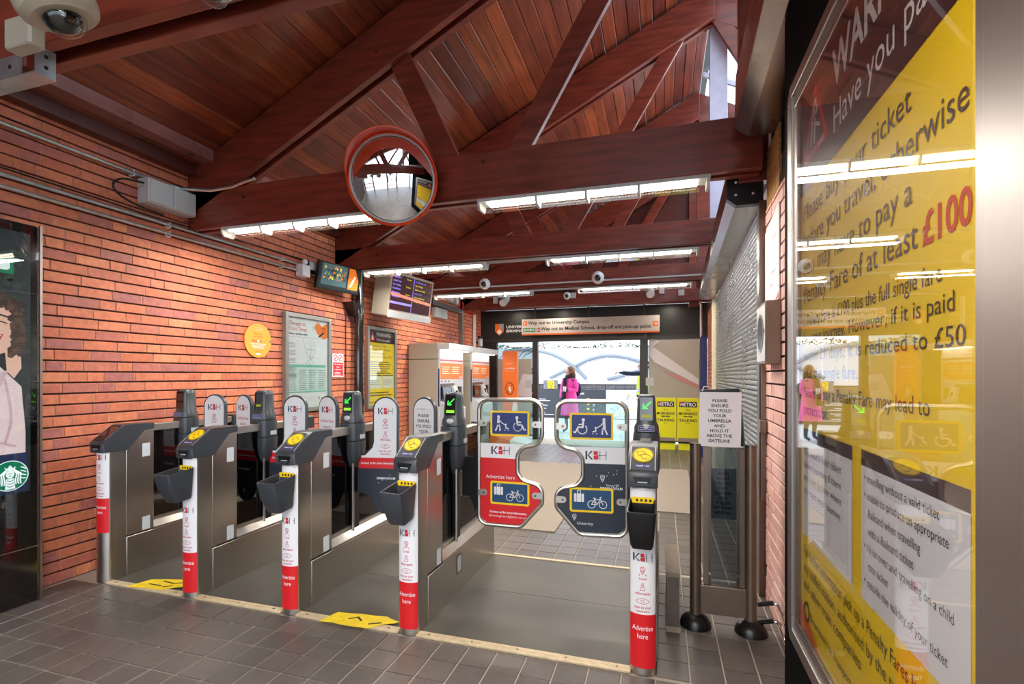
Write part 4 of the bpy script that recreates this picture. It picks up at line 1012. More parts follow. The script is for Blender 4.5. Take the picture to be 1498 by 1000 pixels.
# round orange plaque
t = thing('round_sign', (-3.885, 4.02, 1.57), 'round orange sign screwed to the brick wall left of the train times poster', 'sign')
f = FX(-3.893, 4.02); n = 40
mb = MB(); mb.loft([[f(0.172*cos(2*pi*k/n), 1.745+0.172*sin(2*pi*k/n), w) for k in range(n)] for w in (0, 0.008)], 'orange'); 
M('sign_amber', (250,172,62), 0.45); mb.disc(f, 0, 1.745, 0.171, 'sign_amber', 0.0085, n=40); mb.build('plate', t, smooth=False)
mb = MB(); w = .0095
mb.text('You are entering a', f, 0, 1.868, .018, 'paper', w, 'C', fit=.12); mb.text('SAFER ZONE', f, 0, 1.845, .018, 'paper', w, 'C', fit=.10)
mb.text('Please keep', f, 0, 1.806, .024, 'price_red', w, 'C', fit=.11); mb.text('your distance', f, 0, 1.778, .024, 'price_red', w, 'C', fit=.12)
mb.text('TWO', f, -.02, 1.731, .026, 'crimson', w, 'R', bold=1); mb.text('M', f, .02, 1.731, .026, 'crimson', w, 'L', bold=1); mb.quad(f, -.012, 1.728, .012, 1.75, 'white', w)
for k_ in range(4): mb.quad(f, -.10+.01*k_, 1.708-k_*.014, .10-.01*k_, 1.714-k_*.014, 'paper', w)
mb.text('Thank you', f, 0, 1.628, .018, 'price_red', w, 'C'); mb.quad(f, -.03, 1.602, .03, 1.618, 'white', w); mb.build('print', t, smooth=False)
for u in (-.155, .155): MB().cyl(f(u, 1.745, .008), f(u, 1.745, .012), .011, 'steel', n=12).build('screw', t)

def framed(name, y0, y1, z0, z1, label, cat, draw, fw=0.045, depth_=0.05):
    t = thing(name, (-3.88, (y0+y1)/2, z0), label, cat)
    x1 = -3.893+depth_
    for a in ((y0,z0,y0+fw,z1),(y1-fw,z0,y1,z1),(y0+fw,z1-fw,y1-fw,z1),(y0+fw,z0,y1-fw,z0+fw)):
        MB().box(-3.893, a[0], a[1], x1, a[2], a[3], 'alu_frame').build('frame_bar', t, smooth=False, bevel=.003)
    f = FX(-3.88+0.012, y0+fw, z0+fw); mb = MB(); draw(mb, f, y1-y0-2*fw, z1-z0-2*fw); mb.build('poster', t, smooth=False)
    MB().box(x1-0.014, y0+fw, z0+fw, x1-0.011, y1-fw, z1-fw, 'glass_clear').build('cover_glass', t, smooth=False)
    MB().quad(FX(x1, 0), y1-0.04, z1-0.025, y1-0.012, z1-0.004, 'yellow', 0.001).build('sticker', t, smooth=False)
    return t
M('alu_frame', (150,152,148), 0.4, 0.7); M('map_pale', (222,222,228), 0.6); M('pale_green', (206,226,216), 0.6); M('mint', (120,190,168), 0.6); M('grey_ink', (150,150,158), 0.6); M('cream', (232,222,190), 0.6)
def greek(mb, f, u0, v0, u1, v1, rows, mat, w=.001, jag=.25):
    for k_ in range(rows):
        v = v1-(k_+1)*(v1-v0)/rows; h = (v1-v0)/rows*0.38
        mb.quad(f, u0, v, u1-random.uniform(0, jag)*(u1-u0), v+h, mat, w)
def times(mb, f, W_, H_2):
    mb.quad(f, 0, 0, W_, H_2, 'paper', 0)
    mb.text('Changes to', f, .02, H_2-.085, .062, 'price_red', .001, fit=.27); mb.text('Train Times', f, .02, H_2-.145, .062, 'price_red', .001, fit=.29)
    mb.text('February and March 2024', f, .02, H_2-.19, .03, 'navy', .001, bold=1, fit=.30); mb.quad(f, .02, H_2-.215, W_-.05, H_2-.212, 'grey_ink', .001)
    c = W_-.10; cv = H_2-.11
    mb.poly(f, smooth_curve([(c-.14,cv+.03),(c-.08,cv+.085),(c,cv+.05),(c+.08,cv+.085),(W_,cv+.03),(W_,cv-.07),(c+.02,cv-.10),(c-.08,cv-.05),(c-.14,cv+.03)])[:-1], 'orange', .001)
    mb.stroke(f, [(c-.06,cv-.08),(c+.02,cv-.03)], .02, 'navy', .0015); mb.stroke(f, [(c+.02,cv-.02),(c+.05,cv+.03),(c-.02,cv+.02)], .008, 'price_red', .0015); mb.ring(f, c+.03, cv, .03, .007, 'price_red', .0015)
    mb.ring(f, c-.17, cv+.01, .018, .006, 'grey_ink', .001, a0=-2, a1=2)
    for k_ in range(5): greek(mb, f, .02, H_2-.33-.085*k_, .15, H_2-.27-.085*k_, 4, 'grey_ink')
    cx, cy = W_*.55, H_2-.45
    for pp in ([(-.12,.22),(-.10,.13),(-.04,.02),(0,0)],[(0,.2),(.01,.1),(0,0)],[(.05,.2),(.07,.09),(.02,.0)],[(0,0),(-.06,-.04),(-.13,-.15)],[(0,0),(.06,-.06),(.10,-.13)],[(-.05,.1),(.08,.1)],[(0,0),(.08,.02)]):
        mb.stroke(f, [(cx+a, cy+b) for a, b in pp], .005, 'grey_ink', .001)
    for k_ in range(9): mb.disc(f, cx+random.uniform(-.1,.1), cy+random.uniform(-.1,.18), .006, 'mint', .0015, n=8)
    mb.quad(f, .0, .18, W_-.03, .46, 'pale_green', .001); mb.quad(f, .0, .455, W_-.04, .485, 'mint', .0015); mb.quad(f, 0, .17, W_-.03, .185, 'mint', .0015)
    for k_ in range(4): greek(mb, f, .02+k_*.16, .20, .15+k_*.16, .44, 11, 'grey_ink', .002)
    mb.ring(f, W_-.16, .10, .016, .006, 'ink', .001); mb.text('trains', f, W_-.13, .09, .03, 'ink', .001)
framed('train_times_poster', 4.355, 5.12, 0.985, 2.08, 'white train times poster in grey frame, left of the black downpipe', 'poster', times)
def warn_small(mb, f, W_, H_2):
    mb.quad(f, 0, 0, W_, H_2, 'poster_yellow', 0); mb.quad(f, 0, H_2*.835, W_, H_2, 'poster_brown', .001)
    mb.poly(f, [(.03,H_2*.85),(.17,H_2*.85),(.10,H_2*.98)], 'red', .0015); mb.poly(f, [(.07,H_2*.87),(.13,H_2*.87),(.10,H_2*.95)], 'white', .002)
    mb.text('WARNING', f, .20, H_2*.925, .075, 'paper', .0015, bold=1, fit=.38); mb.text('Have you paid?', f, .20, H_2*.86, .055, 'paper', .0015, bold=1, fit=.36)
    for k_, s in enumerate(('Please buy your ticket','before you travel, otherwise','you may have to pay a','Penalty Fare of at least')):
        mb.text(s, f, .02, H_2*(.78-.05*k_), .05, 'poster_brown', .001, fit=(.44,.55,.43,.46)[k_])
    mb.text('£100', f, .50, H_2*.63, .05, 'price_red', .001, bold=1)
    greek(mb, f, .02, H_2*.42, W_-.06, H_2*.60, 6, 'poster_brown', .001)
    for u0, u1 in ((.02, W_*.48), (W_*.52, W_-.03)):
        mb.quad(f, u0, H_2*.22, u1, H_2*.39, 'cream', .001); mb.quad(f, u0, H_2*.385, u1, H_2*.40, 'poster_brown', .0015); greek(mb, f, u0+.02, H_2*.27, u1-.02, H_2*.35, 3, 'grey_ink', .0015)
    greek(mb, f, .02, H_2*.12, W_-.06, H_2*.19, 2, 'poster_brown', .001); mb.text('Penalty Fares', f, .02, H_2*.03, .035, 'poster_brown', .001, bold=1)
framed('warning_poster', 5.90, 6.67, 0.93, 2.075, 'yellow penalty fare warning poster in grey frame, between downpipe and ticket machine', 'poster', warn_small)
t = thing('safety_sign', (-3.885, 5.30, 1.38), 'small red and white no smoking sign between the train times poster and the downpipe', 'sign')
f = FX(-3.892, 5.195, 1.375); mb = MB(); mb.box(-3.893, 5.195, 1.375, -3.888, 5.415, 1.665, 'white'); mb.build('plate', t, smooth=False)
mb = MB(); w = .0045
for u in (.06, .155): mb.ring(f, u, .235, .038, .009, 'red', w+.001, n=18); mb.stroke(f, [(u-.025,.21),(u+.025,.26)], .009, 'red', w+.001); mb.stroke(f, [(u-.02,.235),(u+.02,.235)], .008, 'ink', w)
mb.quad(f, .012, .012, .208, .18, 'red', w)
mb.text('No smoking,', f, .11, .150, .024, 'white', w+.001, 'C', bold=1, fit=.15); mb.text('vaping or', f, .11, .118, .024, 'white', w+.001, 'C', bold=1); mb.text('e-cigarettes', f, .11, .086, .024, 'white', w+.001, 'C', bold=1, fit=.15)
greek(mb, f, .04, .02, .18, .07, 3, 'white', w+.001); mb.build('print', t, smooth=False)

# downpipe
t = thing('downpipe', (-3.80, 5.62, 0), 'black cast iron downpipe on the brick wall between the two posters', 'pipe')
MB().cyl((-3.80, 5.62, 0.0), (-3.80, 5.62, 2.95), 0.062, 'gloss_black', n=20).build('pipe', t)
for z in (2.20, 1.0): MB().cyl((-3.80,5.62,z),(-3.80,5.62,z+.09),.078,'gloss_black',n=20).build('collar', t)
mb = MB(); mb.loft([[(-3.88,5.40,2.33),(-3.74,5.40,2.33),(-3.74,5.56,2.33),(-3.88,5.56,2.33)],[(-3.88,5.52,2.16),(-3.78,5.52,2.16),(-3.78,5.58,2.16),(-3.88,5.58,2.16)]], 'black'); mb.build('hopper', t, smooth=False)
conduit([(-3.885,5.46,0.0),(-3.885,5.46,2.3)], 'thin dark cable running down the brick wall beside the downpipe', 0.006, mat='cable', name='wall_cable')

def tilted_screen(name, o, r, tl, W_, H_2, D_, label, draw, body, bez=.02):
    nrm = Vector((cos(r), -sin(r), 0)); u = Vector((sin(r), cos(r), 0)); v = Vector((nrm.x*sin(tl), nrm.y*sin(tl), cos(tl)))
    f = Fr(o, u, v); t = thing(name, o, label, 'screen')
    mb = MB(); mb.prism(rrect(0, 0, W_, H_2, .01, 2), f, -D_, 0, body); mb.build('housing', t, smooth=False)
    mb = MB(); draw(mb, f, W_, H_2); mb.build('display', t, smooth=False); return t, f
M('scr_teal', (70,104,110), 0.3, emit=0.35); M('scr_mid', (120,150,110), .3, emit=.4); M('scr_warm', (196,140,90), .3, emit=.4); M('scr_orange', (232,120,40), .3, emit=.6); M('scr_pink', (230,130,110), .3, emit=.7)
M('scr_violet', (140,130,240), .3, emit=.9); M('scr_yellow', (236,220,60), .3, emit=.9); M('scr_maroon', (56,14,28), .3, emit=.3); M('scr_dark', (28,44,52), .3, emit=.2)
def cctv(mb, f, W_, H_2):
    mb.quad(f, .02, .02, W_-.02, H_2-.02, 'scr_dark', .001)
    mb.poly(f, [(.05,.06),(W_*.66,.06),(W_*.66,H_2*.95),(.05,H_2*.95)], 'scr_teal', .0015)
    random.seed(11)
    for k_ in range(60):
        u = random.uniform(.07, W_*.60); v = random.uniform(.12, H_2-.06); mb.quad(f, u, v, u+random.uniform(.01,.03), v+random.uniform(.01,.035), random.choice(['scr_mid','scr_warm','scr_yellow','scr_dark','scr_orange','scr_teal']), .002+k_*1e-5)
    mb.poly(f, [(W_*.70,.05),(W_*.95,.05),(W_*.95,H_2*.55),(W_*.84,H_2*.95),(W_*.70,H_2*.95)], 'scr_orange', .0016)
    mb.poly(f, [(W_*.74,.08),(W_*.78,.08),(W_*.88,H_2*.65),(W_*.84,H_2*.7)], 'ad_white', .002)
tilted_screen('monitor', (-3.80, 4.78, 2.40), radians(12), radians(12), .64, .32, .045, 'small tilted colour screen on the brick wall above the train times poster', cctv, 'black')
def board(mb, f, W_, H_2):
    mb.quad(f, .03, .09, W_-.03, H_2-.03, 'scr_maroon', .001); b = .003
    mb.quad(f, W_*.51, .09, W_*.52, H_2-.03, 'scr_violet', .0016)
    names = ['Platform 1', 'Lichfield Trent', 'Four Oaks', 'Redditch', 'Bromsgrove', 'Hereford']
    for k_ in range(6):
        v = H_2-.075-k_*.052; mb.text(names[k_], f, .05, v, .036, 'scr_violet', b, bold=1, fit=.17)
        if k_ % 2 == 0: mb.text('On time', f, W_*.34, v, .03, 'scr_yellow', b)
    mb.poly(f, [(.03,.285),(W_-.03,.235),(W_-.03,.275),(.03,.325)][::1], 'scr_pink', .004)
    mb.quad(f, .03, .175, W_*.51, .205, 'scr_violet', .002)
    for k_, s in enumerate(('Calling at','Five Ways','University','Selly Oak','Northfield','Longbridge')):
        v = H_2-.075-k_*.055; mb.text(s, f, W_*.55, v, .03, 'scr_yellow' if k_ % 3 else 'scr_violet', b, fit=.18 if k_ % 2 else .25)
        if k_ in (0,2,4): mb.text(('2','1','1')[k_//2], f, W_-.09, v, .045, 'scr_orange', b, bold=1)
t, f = tilted_screen('departures_screen', (-3.50, 5.80, 2.19), radians(8), radians(9), .98, .60, .26, 'large grey departures screen hanging from the second beam above the warning poster', board, 'beige_box')
mb = MB(); mb.prism([(0,-.02),(.98,-.02),(.98,.07),(0,.07)], f, .0, .03, 'plastic_grey'); mb.build('lower_lip', t, smooth=False, bevel=.01)
mb = MB(); mb.box(-3.68, 6.2, 2.74, -3.62, 6.3, 2.95, 'steel_dark'); mb.box(-3.90, 6.2, 2.5, -3.70, 6.3, 2.56, 'steel_dark'); mb.build('wall_mount', t, smooth=False)

# cable trunking and small boxes farther along the wall
t = thing('cable_trunking', (-3.86, 8.9, 1.9), 'grey square cable trunking turning down behind the ticket machines', 'trunking')
MB().box(-3.898, 7.75, 2.63, -3.83, 9.28, 2.71, 'alu_frame').build('duct', t, smooth=False); MB().box(-3.898, 9.20, 1.91, -3.83, 9.28, 2.63, 'alu_frame').build('duct', t, smooth=False)
t = thing('wall_switch', (-3.86, 8.2, 2.42), 'twin grey switch boxes under the trunking by the ticket machines', 'switch box')
for y0 in (7.98, 8.24): MB().cbox(-3.90, y0, 2.43, -3.82, y0+.23, 2.60, 'plastic_grey', .008).build('housing', t, smooth=False)
t = thing('wall_speaker', (-3.8, 7.6, 2.55), 'dark wall bracket box where the trunking begins', 'bracket'); MB().cbox(-3.90, 7.55, 2.55, -3.76, 7.74, 2.72, 'steel_dark', .01).build('housing', t, smooth=False); MB().cyl((-3.78,7.64,2.72),(-3.78,7.64,2.80),.03,'plastic_grey').build('stem', t)
conduit([(-3.87,9.93,1.8),(-3.87,9.93,2.70)], 'white vertical pipe at the far end of the brick wall', .02, mat='white'); conduit([(-3.87,10.02,1.8),(-3.87,10.02,2.70)], 'second white pipe, nearer the exit, at the end of the brick wall', .016, mat='white')
o = MB().tube(smooth_curve([(-3.80,9.15,2.85),(-3.80,9.17,2.76),(-3.84,9.32,2.73),(-3.86,9.9,2.70)]), .018, 'red', n=8).build('cable', None, origin=(-3.86,9.15,2.68)); tag(o, 'red cable bending down to the white pipes at the far brick wall', 'cable')
t = thing('wall_camera', (-3.78, 10.1, 2.0), 'small dark capped camera on the brick wall above the second ticket machine', 'camera'); MB().cyl((-3.78,10.1,2.02),(-3.78,10.1,2.18),.05,'plastic_grey').build('body', t); MB().cyl((-3.78,10.1,2.18),(-3.78,10.1,2.24),.055,'black').build('cap', t); MB().box(-3.90,10.08,2.08,-3.82,10.12,2.12,'black').build('arm', t, smooth=False)
for k_, y in enumerate((8.6, 8.85)):
    t = thing('emergency_light', (-3.84, y, 2.78), ('small grey lamp on the brick wall above the trunking, nearer one','small grey lamp on the brick wall above the trunking, farther one')[k_], 'light'); MB().cbox(-3.90,y,2.77,-3.80,y+.1,2.9,'plastic_grey',.01).build('housing', t, smooth=False); MB().box(-3.799,y+.02,2.79,-3.795,y+.08,2.88,'white').build('lens', t, smooth=False)

# ================================================================== TICKET MACHINES
def tvm(y0, y1, label):
    t = thing('ticket_machine', (-3.62, (y0+y1)/2, 0), label, 'ticket machine', 'ticket vending machines by the brick wall')
    X1 = -3.37
    MB().box(-3.885, y0, 0.02, X1, y1, 1.645, 'beige_box').build('cabinet', t, smooth=False, bevel=.006)
    MB().box(-3.885, y0, 1.652, X1, y1, 1.90, 'beige_box').build('head_unit', t, smooth=False, bevel=.006)
    MB().box(X1-.01, y0-.01, 1.80, X1+.20, y1+.02, 1.90, 'plastic_grey').build('canopy', t, smooth=False, bevel=.006)
    MB().box(X1+.02, y0+.06, 1.792, X1+.15, y1-.06, 1.799, 'led_soft').build('canopy_light', t, smooth=False)
    f = FX(X1, y0); W_ = y1-y0
    mb = MB(); mb.box(X1, y0+.01, .03, X1+.02, y1-.01, 1.80, 'tvm_grey'); mb.box(X1+.002, y0+.008, .9, X1+.022, y0+.02, 1.5, 'sign_blue'); mb.build('front_panel', t, smooth=False)
    mb = MB(); w = .022
    mb.quad(f, .04, 1.66, W_-.03, 1.79, 'white', w); mb.text('Tickets', f, .08, 1.735, .07, 'ink', w+.001); mb.text('Collections', f, .08, 1.69, .035, 'ink', w+.001, fit=.3)
    mb.stroke(f, [(W_*.60,1.68),(W_*.62,1.76),(W_*.66,1.77),(W_*.66,1.71),(W_*.70,1.68)], .008, 'ink', w+.001)
    mb.quad(f, .03, 1.625, W_-.03, 1.645, 'pink_ink', w); mb.quad(f, .05, 1.33, W_-.04, 1.59, 'orange', w)
    for a in (.10, .50):
        for k_ in range(4): mb.quad(f, a, 1.52-.035*k_, a+.32-.03*(k_%3), 1.535-.035*k_, 'cream', w+.001)
    mb.text('tickets', f, W_-.07, 1.345, .05, 'white', w+.001, 'R', bold=1); mb.build('header_print', t, smooth=False)
    mb = MB(); mb.box(X1+.02, y0+.05, .98, X1+.023, y0+.60, 1.26, 'steel_dark'); mb.build('recess', t, smooth=False)
    mb = MB(); mb.loft([[(X1+.024,y0+.08,1.02),(X1+.07,y0+.08,1.0),(X1+.05,y0+.08,1.20),(X1+.024,y0+.08,1.22)],[(X1+.024,y0+.42,1.02),(X1+.07,y0+.42,1.0),(X1+.05,y0+.42,1.20),(X1+.024,y0+.42,1.22)]], 'dark_glass'); mb.build('touch_screen', t, smooth=False)
    mb = MB(); mb.loft([[(X1+.02,y0+.46,1.0),(X1+.13,y0+.46,1.0),(X1+.06,y0+.46,1.22),(X1+.02,y0+.46,1.22)],[(X1+.02,y0+.62,1.0),(X1+.13,y0+.62,1.0),(X1+.06,y0+.62,1.22),(X1+.02,y0+.62,1.22)]], 'plastic_grey'); mb.box(X1+.08,y0+.50,1.06,X1+.11,y0+.56,1.14,'black'); mb.build('card_terminal', t, smooth=False)
    mb = MB(); mb.box(X1+.02, y0+.74, 1.02, X1+.05, y0+.86, 1.20, 'black'); mb.build('note_slot', t, smooth=False)
    mb = MB(); mb.loft([[(X1+.02,y0+.05,.98),(X1+.22,y0+.05,.86),(X1+.22,y0+.05,.50),(X1+.02,y0+.05,.40)],[(X1+.02,y0+.62,.98),(X1+.22,y0+.62,.86),(X1+.22,y0+.62,.50),(X1+.02,y0+.62,.40)]], 'tvm_grey'); mb.build('ticket_tray', t, smooth=False, bevel=.006)
    for k_ in range(3): MB().box(X1+.02, y0+.08+k_*.14, 1.288, X1+.026, y0+.11+k_*.14, 1.305, 'ink').build('indicator', t, smooth=False)
    return t
tvm(7.10, 8.10, 'beige ticket machine nearer the gates, its plain side facing the viewer')
tvm(8.48, 9.48, 'beige ticket machine farther away, beside the exit doors')

# ================================================================== CAMERAS AND PIPES ON THE BEAMS
t = thing('dome_camera', (-1.82, 1.05, 2.45), 'large beige dome camera in the upper left corner on a steel bracket', 'camera')
dc = Vector((-1.765, 1.05, 2.505)); rot = Matrix.Rotation(radians(-14), 3, 'Y') @ Matrix.Rotation(radians(16), 3, 'X')
def tp(x, y, z): return dc + rot @ Vector((x, y, z))
mb = MB(); n = 32
mb.loft([[tp(r*1.08*cos(2*pi*k/n), r*1.08*sin(2*pi*k/n), z) for k in range(n)] for r, z in ((.050,-.014),(.072,-.016),(.092,-.002),(.098,.018),(.098,.045),(.085,.075),(.06,.085))], 'cream_plastic' if 'cream_plastic' in MATS else 'beige_box')
mb.build('housing', t)
mb = MB(); mb.ball(tp(0,0,-.008), .052, 'dark_glass', n=24, m=12, sc=(1,1,.95), rot=rot); mb.build('lens_dome', t)
mb = MB(); mb.ball(tp(0.005,0,-.012), .058, 'glass_clear', n=24, m=12, sc=(1,1,.95), rot=rot); mb.build('clear_cover', t)
MB().cyl(tp(.02,-.104,.03), tp(.02,-.108,.03), .006, 'steel_dark', n=8).build('screw', t)
MB().cbox(-2.13, 1.10, 2.50, -2.0, 1.15, 2.60, 'beige_box', .008).build('back_box', t, smooth=False)
MB().box(-2.05, 1.12, 2.575, -1.78, 1.16, 2.638, 'beige_box').build('mount', t, smooth=False)
t = thing('timber_block', (-2.15, 1.35, 2.4), 'dark timber stub held in a perforated galvanised bracket, below the beige camera', 'bracket')
MB().box(-2.60, 1.214, 2.53, -2.22, 1.256, 2.638, 'beam_wood').build('block', t, smooth=False)
mb = MB()
mb.box(-2.60, 1.208, 2.50, -2.24, 1.212, 2.575, 'galv'); mb.box(-2.60, 1.208, 2.495, -2.17, 1.276, 2.50, 'galv'); mb.box(-2.175, 1.212, 2.50, -2.17, 1.276, 2.60, 'galv')
mb.build('channel', t, smooth=False)
for x in (-2.46, -2.38, -2.30): MB().cyl((x,1.206,2.535),(x,1.211,2.535),.008,'black',n=10).build('slot', t)
for z in (2.53, 2.57): MB().cyl((-2.177,1.245,z),(-2.169,1.245,z),.007,'black',n=10).build('slot', t)
t = thing('dome_camera', (-1.33, 1.2, 2.5), 'small clear dome camera at the top edge of the view, under the near beam', 'camera', None)
MB().ball((-1.33, 1.20, 2.585), .042, 'glass_clear', n=20, m=10).build('clear_cover', t); MB().ball((-1.33, 1.20, 2.585), .025, 'dark_glass', n=16, m=8).build('lens_dome', t); MB().cyl((-1.33,1.20,2.595),(-1.33,1.20,2.64),.055,'white',n=24).build('housing', t)

conduit([(-3.87,7.235,2.765),(0.52,7.235,2.772)], 'long grey pipe across the third beam, carrying two white dome cameras', .012, mat='plastic_grey', clips=())
def eyecam(x, y, z, r, label, side=None):
    t = thing('dome_camera', (x, y, z-r), label, 'camera', 'white ball cameras near the exit')
    d = Vector((-x*0.0+0.1, -1, -0.25)).normalized()
    MB().ball((x,y,z), r, 'white', n=20, m=12).build('housing', t)
    MB().ball(Vector((x,y,z))+d*r*0.50, r*.62, 'dark_glass', n=16, m=10).build('lens_dome', t)
    if side: MB().cbox(x+r*.9, y-.02, z-.05, x+r*.9+.10, y+.03, z+.05, 'plastic_grey', .006).build('junction_box', t, smooth=False)
    else: MB().cyl((x,y,z),(x,y+.06,z),.03,'plastic_grey').build('mount', t)
    return t
eyecam(-2.61, 7.17, 2.80, .085, 'white ball camera on the cross pipe, left of centre')
eyecam(-0.88, 7.17, 2.80, .090, 'white ball camera on the cross pipe, right of centre')
eyecam(-1.70, 9.18, 2.885, .070, 'smaller white ball camera beside a grey box on the farthest beam', side=1)
def spot(x, y, z, label, m):
    t = thing('spotlight', (x, y, z), label, 'spotlight', 'pale cylinder speakers on the farthest beam')
    MB().cyl((x,y-.10,z-.05),(x+m*.02,y+.08,z+.07),.075,'plastic_grey',n=20).build('shade', t); MB().cyl((x,y-.104,z-.053),(x,y-.098,z-.049),.066,'white',n=20).build('front_disc', t)
    MB().tube([(x,y,z+.05),(x,y+.06,z+.08),(x,y+.09,z+.05)],.012,'plastic_grey').build('bracket', t)
    MB().cbox(x-m*.19-.045,y-.0,z-.03,x-m*.19+.045,y+.06,z+.08,'plastic_grey',.008).build('junction_box', t, smooth=False)
spot(-2.93, 9.16, 2.83, 'pale cylinder projector on the farthest beam, above the coat of arms', 1)
spot(-0.19, 9.16, 2.87, 'pale cylinder projector on the farthest beam, above the sign arrow', -1)
for x, lb in ((0.33, 'small grey box at the right end of the farthest beam'),): 
    t = thing('junction_box', (x, 9.2, 2.8), lb, 'junction box'); MB().cbox(x-.05,9.2,2.80,x+.05,9.25,2.90,'plastic_grey',.008).build('lid', t, smooth=False)
t = thing('junction_box', (-0.02, 5.55, 2.74), 'small grey box with looped cables behind the right light of the second beam', 'junction box')
MB().cbox(-.10,5.50,2.74,.06,5.56,2.80,'plastic_grey',.006).build('lid', t, smooth=False)
cable([(0.25,5.52,2.80),(0.1,5.50,2.76),(-.1,5.50,2.70),(-.3,5.50,2.72),(-.32,5.5,2.76),(-.1,5.5,2.745),(.1,5.5,2.78)], 'looped grey cable hanging behind the right light of the second beam', .009, 'plastic_grey')
for k_, x in enumerate((-3.13, -2.11, 0.17)):
    t = thing('downlight', (x, 9.9, 2.82), ('round recessed downlight above the coat of arms','round recessed downlight above the left end of the way out sign','round recessed downlight above the right end of the way out sign')[k_], 'light', 'recessed downlights before the exit')
    MB().cyl((x,9.9,2.812),(x,9.9,2.83),.10,'white',n=24).build('trim_ring', t); MB().cyl((x,9.9,2.808),(x,9.9,2.812),.075,'led_soft',n=24).build('lamp', t)
    ld = bpy.data.lights.new('lamp_light','AREA'); ld.shape='DISK'; ld.size=.14; ld.energy=6; ld.color=(1,.9,.75); lo = bpy.data.objects.new('lamp_light', ld); COL.objects.link(lo); lo.parent=t; lo.location=(0,0,-.015)
conduit([(-2.0,9.8,2.80),(-0.7,9.8,2.81),(0.55,9.8,2.80),(0.66,9.8,2.78),(0.70,9.8,2.70),(0.70,9.8,2.1)], 'white pipe across the low ceiling over the way out sign, turning down', .02, mat='white')
for k_, (x, wd) in enumerate(((-1.35,.30),(-.60,.10),(-.30,.16))):
    t = thing('junction_box', (x, 9.78, 2.76), ('long white box on the low ceiling above the middle of the way out sign','small white box on the ceiling pipe above the way out sign','white box on the ceiling pipe, right of the small one')[k_], 'junction box'); MB().cbox(x-wd/2,9.74,2.765,x+wd/2,9.83,2.826,'white',.008).build('lid', t, smooth=False)
# gable over the exit beam
MB().prism([(-3.9,2.85),(0.9,2.85),(0.9,5.3),(0.5,5.30),(-3.9,3.15)], FY(0,9.5), -.04, 0, 'beam_wood_dark').build('gable_board', ce, smooth=False)

# ================================================================== EXIT SIGNS
t = thing('way_out_sign', (-1.46, 10.22, 2.25), 'long pale way out sign with orange edge hanging over the exit doors', 'sign')
MB().box(-2.87, 10.2, 2.275, -0.04, 10.26, 2.585, 'sign_grey').build('panel', t, smooth=False); MB().box(-2.87, 10.195, 2.245, -0.04, 10.262, 2.275, 'orange_totem').build('orange_edge', t, smooth=False)
MB().box(-0.33, 10.22, 2.10, -0.29, 10.25, 2.245, 'frame_dark').build('hanger', t, smooth=False)
for x in (-2.6, -1.46, -0.35): MB().box(x, 10.215, 2.585, x+.03, 10.245, 2.832, 'frame_dark').build('drop_rod', t, smooth=False)
f = FY(-2.87, 10.2); mb = MB(); w = .002
def arrow_box(mb, f, u, v, s, m):
    mb.quad(f, u, v, u+s, v+s, 'orange_totem', w); c = u+s/2; d = v+s/2
    mb.stroke(f, [(c-s*.28,d),(c+s*.28,d)], s*.1, 'white', w*2); mb.stroke(f, [(c+m*s*.05,d+s*.24),(c+m*s*.3,d),(c+m*s*.05,d-s*.24)], s*.1, 'white', w*2)
arrow_box(mb, f, .03, 2.455, .09, -1); arrow_box(mb, f, 2.70, 2.365, .10, 1)
mb.text('Way out to University Campus', f, .145, 2.47, .098, 'ink', w, fit=1.30, bold=1)
mb.quad(f, .03, 2.315, .30, 2.395, 'green', w); mb.text('BUS', f, .04, 2.335, .06, 'white', w*2, bold=1, fit=.12); mb.quad(f, .175, 2.33, .215, 2.38, 'white', w*2); mb.disc(f, .255, 2.355, .026, 'white', w*2, n=12); mb.text('H', f, .235+.0, 2.34, .04, 'green', w*3, bold=1)
mb.quad(f, .335, 2.315, .405, 2.395, 'crimson', w); mb.text('H', f, .37, 2.33, .07, 'white', w*2, 'C', bold=1)
mb.text('Way out to Medical School, drop-off and pick-up point', f, .425, 2.34, .098, 'ink', w, fit=2.24, bold=1); mb.build('lettering', t, smooth=False)
t = thing('university_sign', (-3.25, 10.44, 2.3), 'white and orange shield with university lettering on the dark panel over the doors', 'sign')
f = FY(-3.56, 10.455); mb = MB(); w = .004
mb.poly(f, [(0,2.53),(0,2.36),(.10,2.27),(.20,2.36),(.20,2.53)], 'orange_totem', w); mb.poly(f, [(.10,2.53),(.20,2.53),(.20,2.42),(.10,2.42)], 'grey_ink', w+.001); mb.poly(f, [(.05,2.36),(.10,2.42),(.15,2.36),(.15,2.33),(.10,2.30),(.05,2.33)], 'white', w+.001); mb.build('shield', t, smooth=False)
mb = MB(); mb.text('UNIVERSITY OF', f, .26, 2.43, .085, 'white', w, fit=.72, bold=1); mb.text('BIRMINGHAM', f, .26, 2.34, .085, 'white', w, fit=.62, bold=1); mb.build('lettering', t, smooth=False)

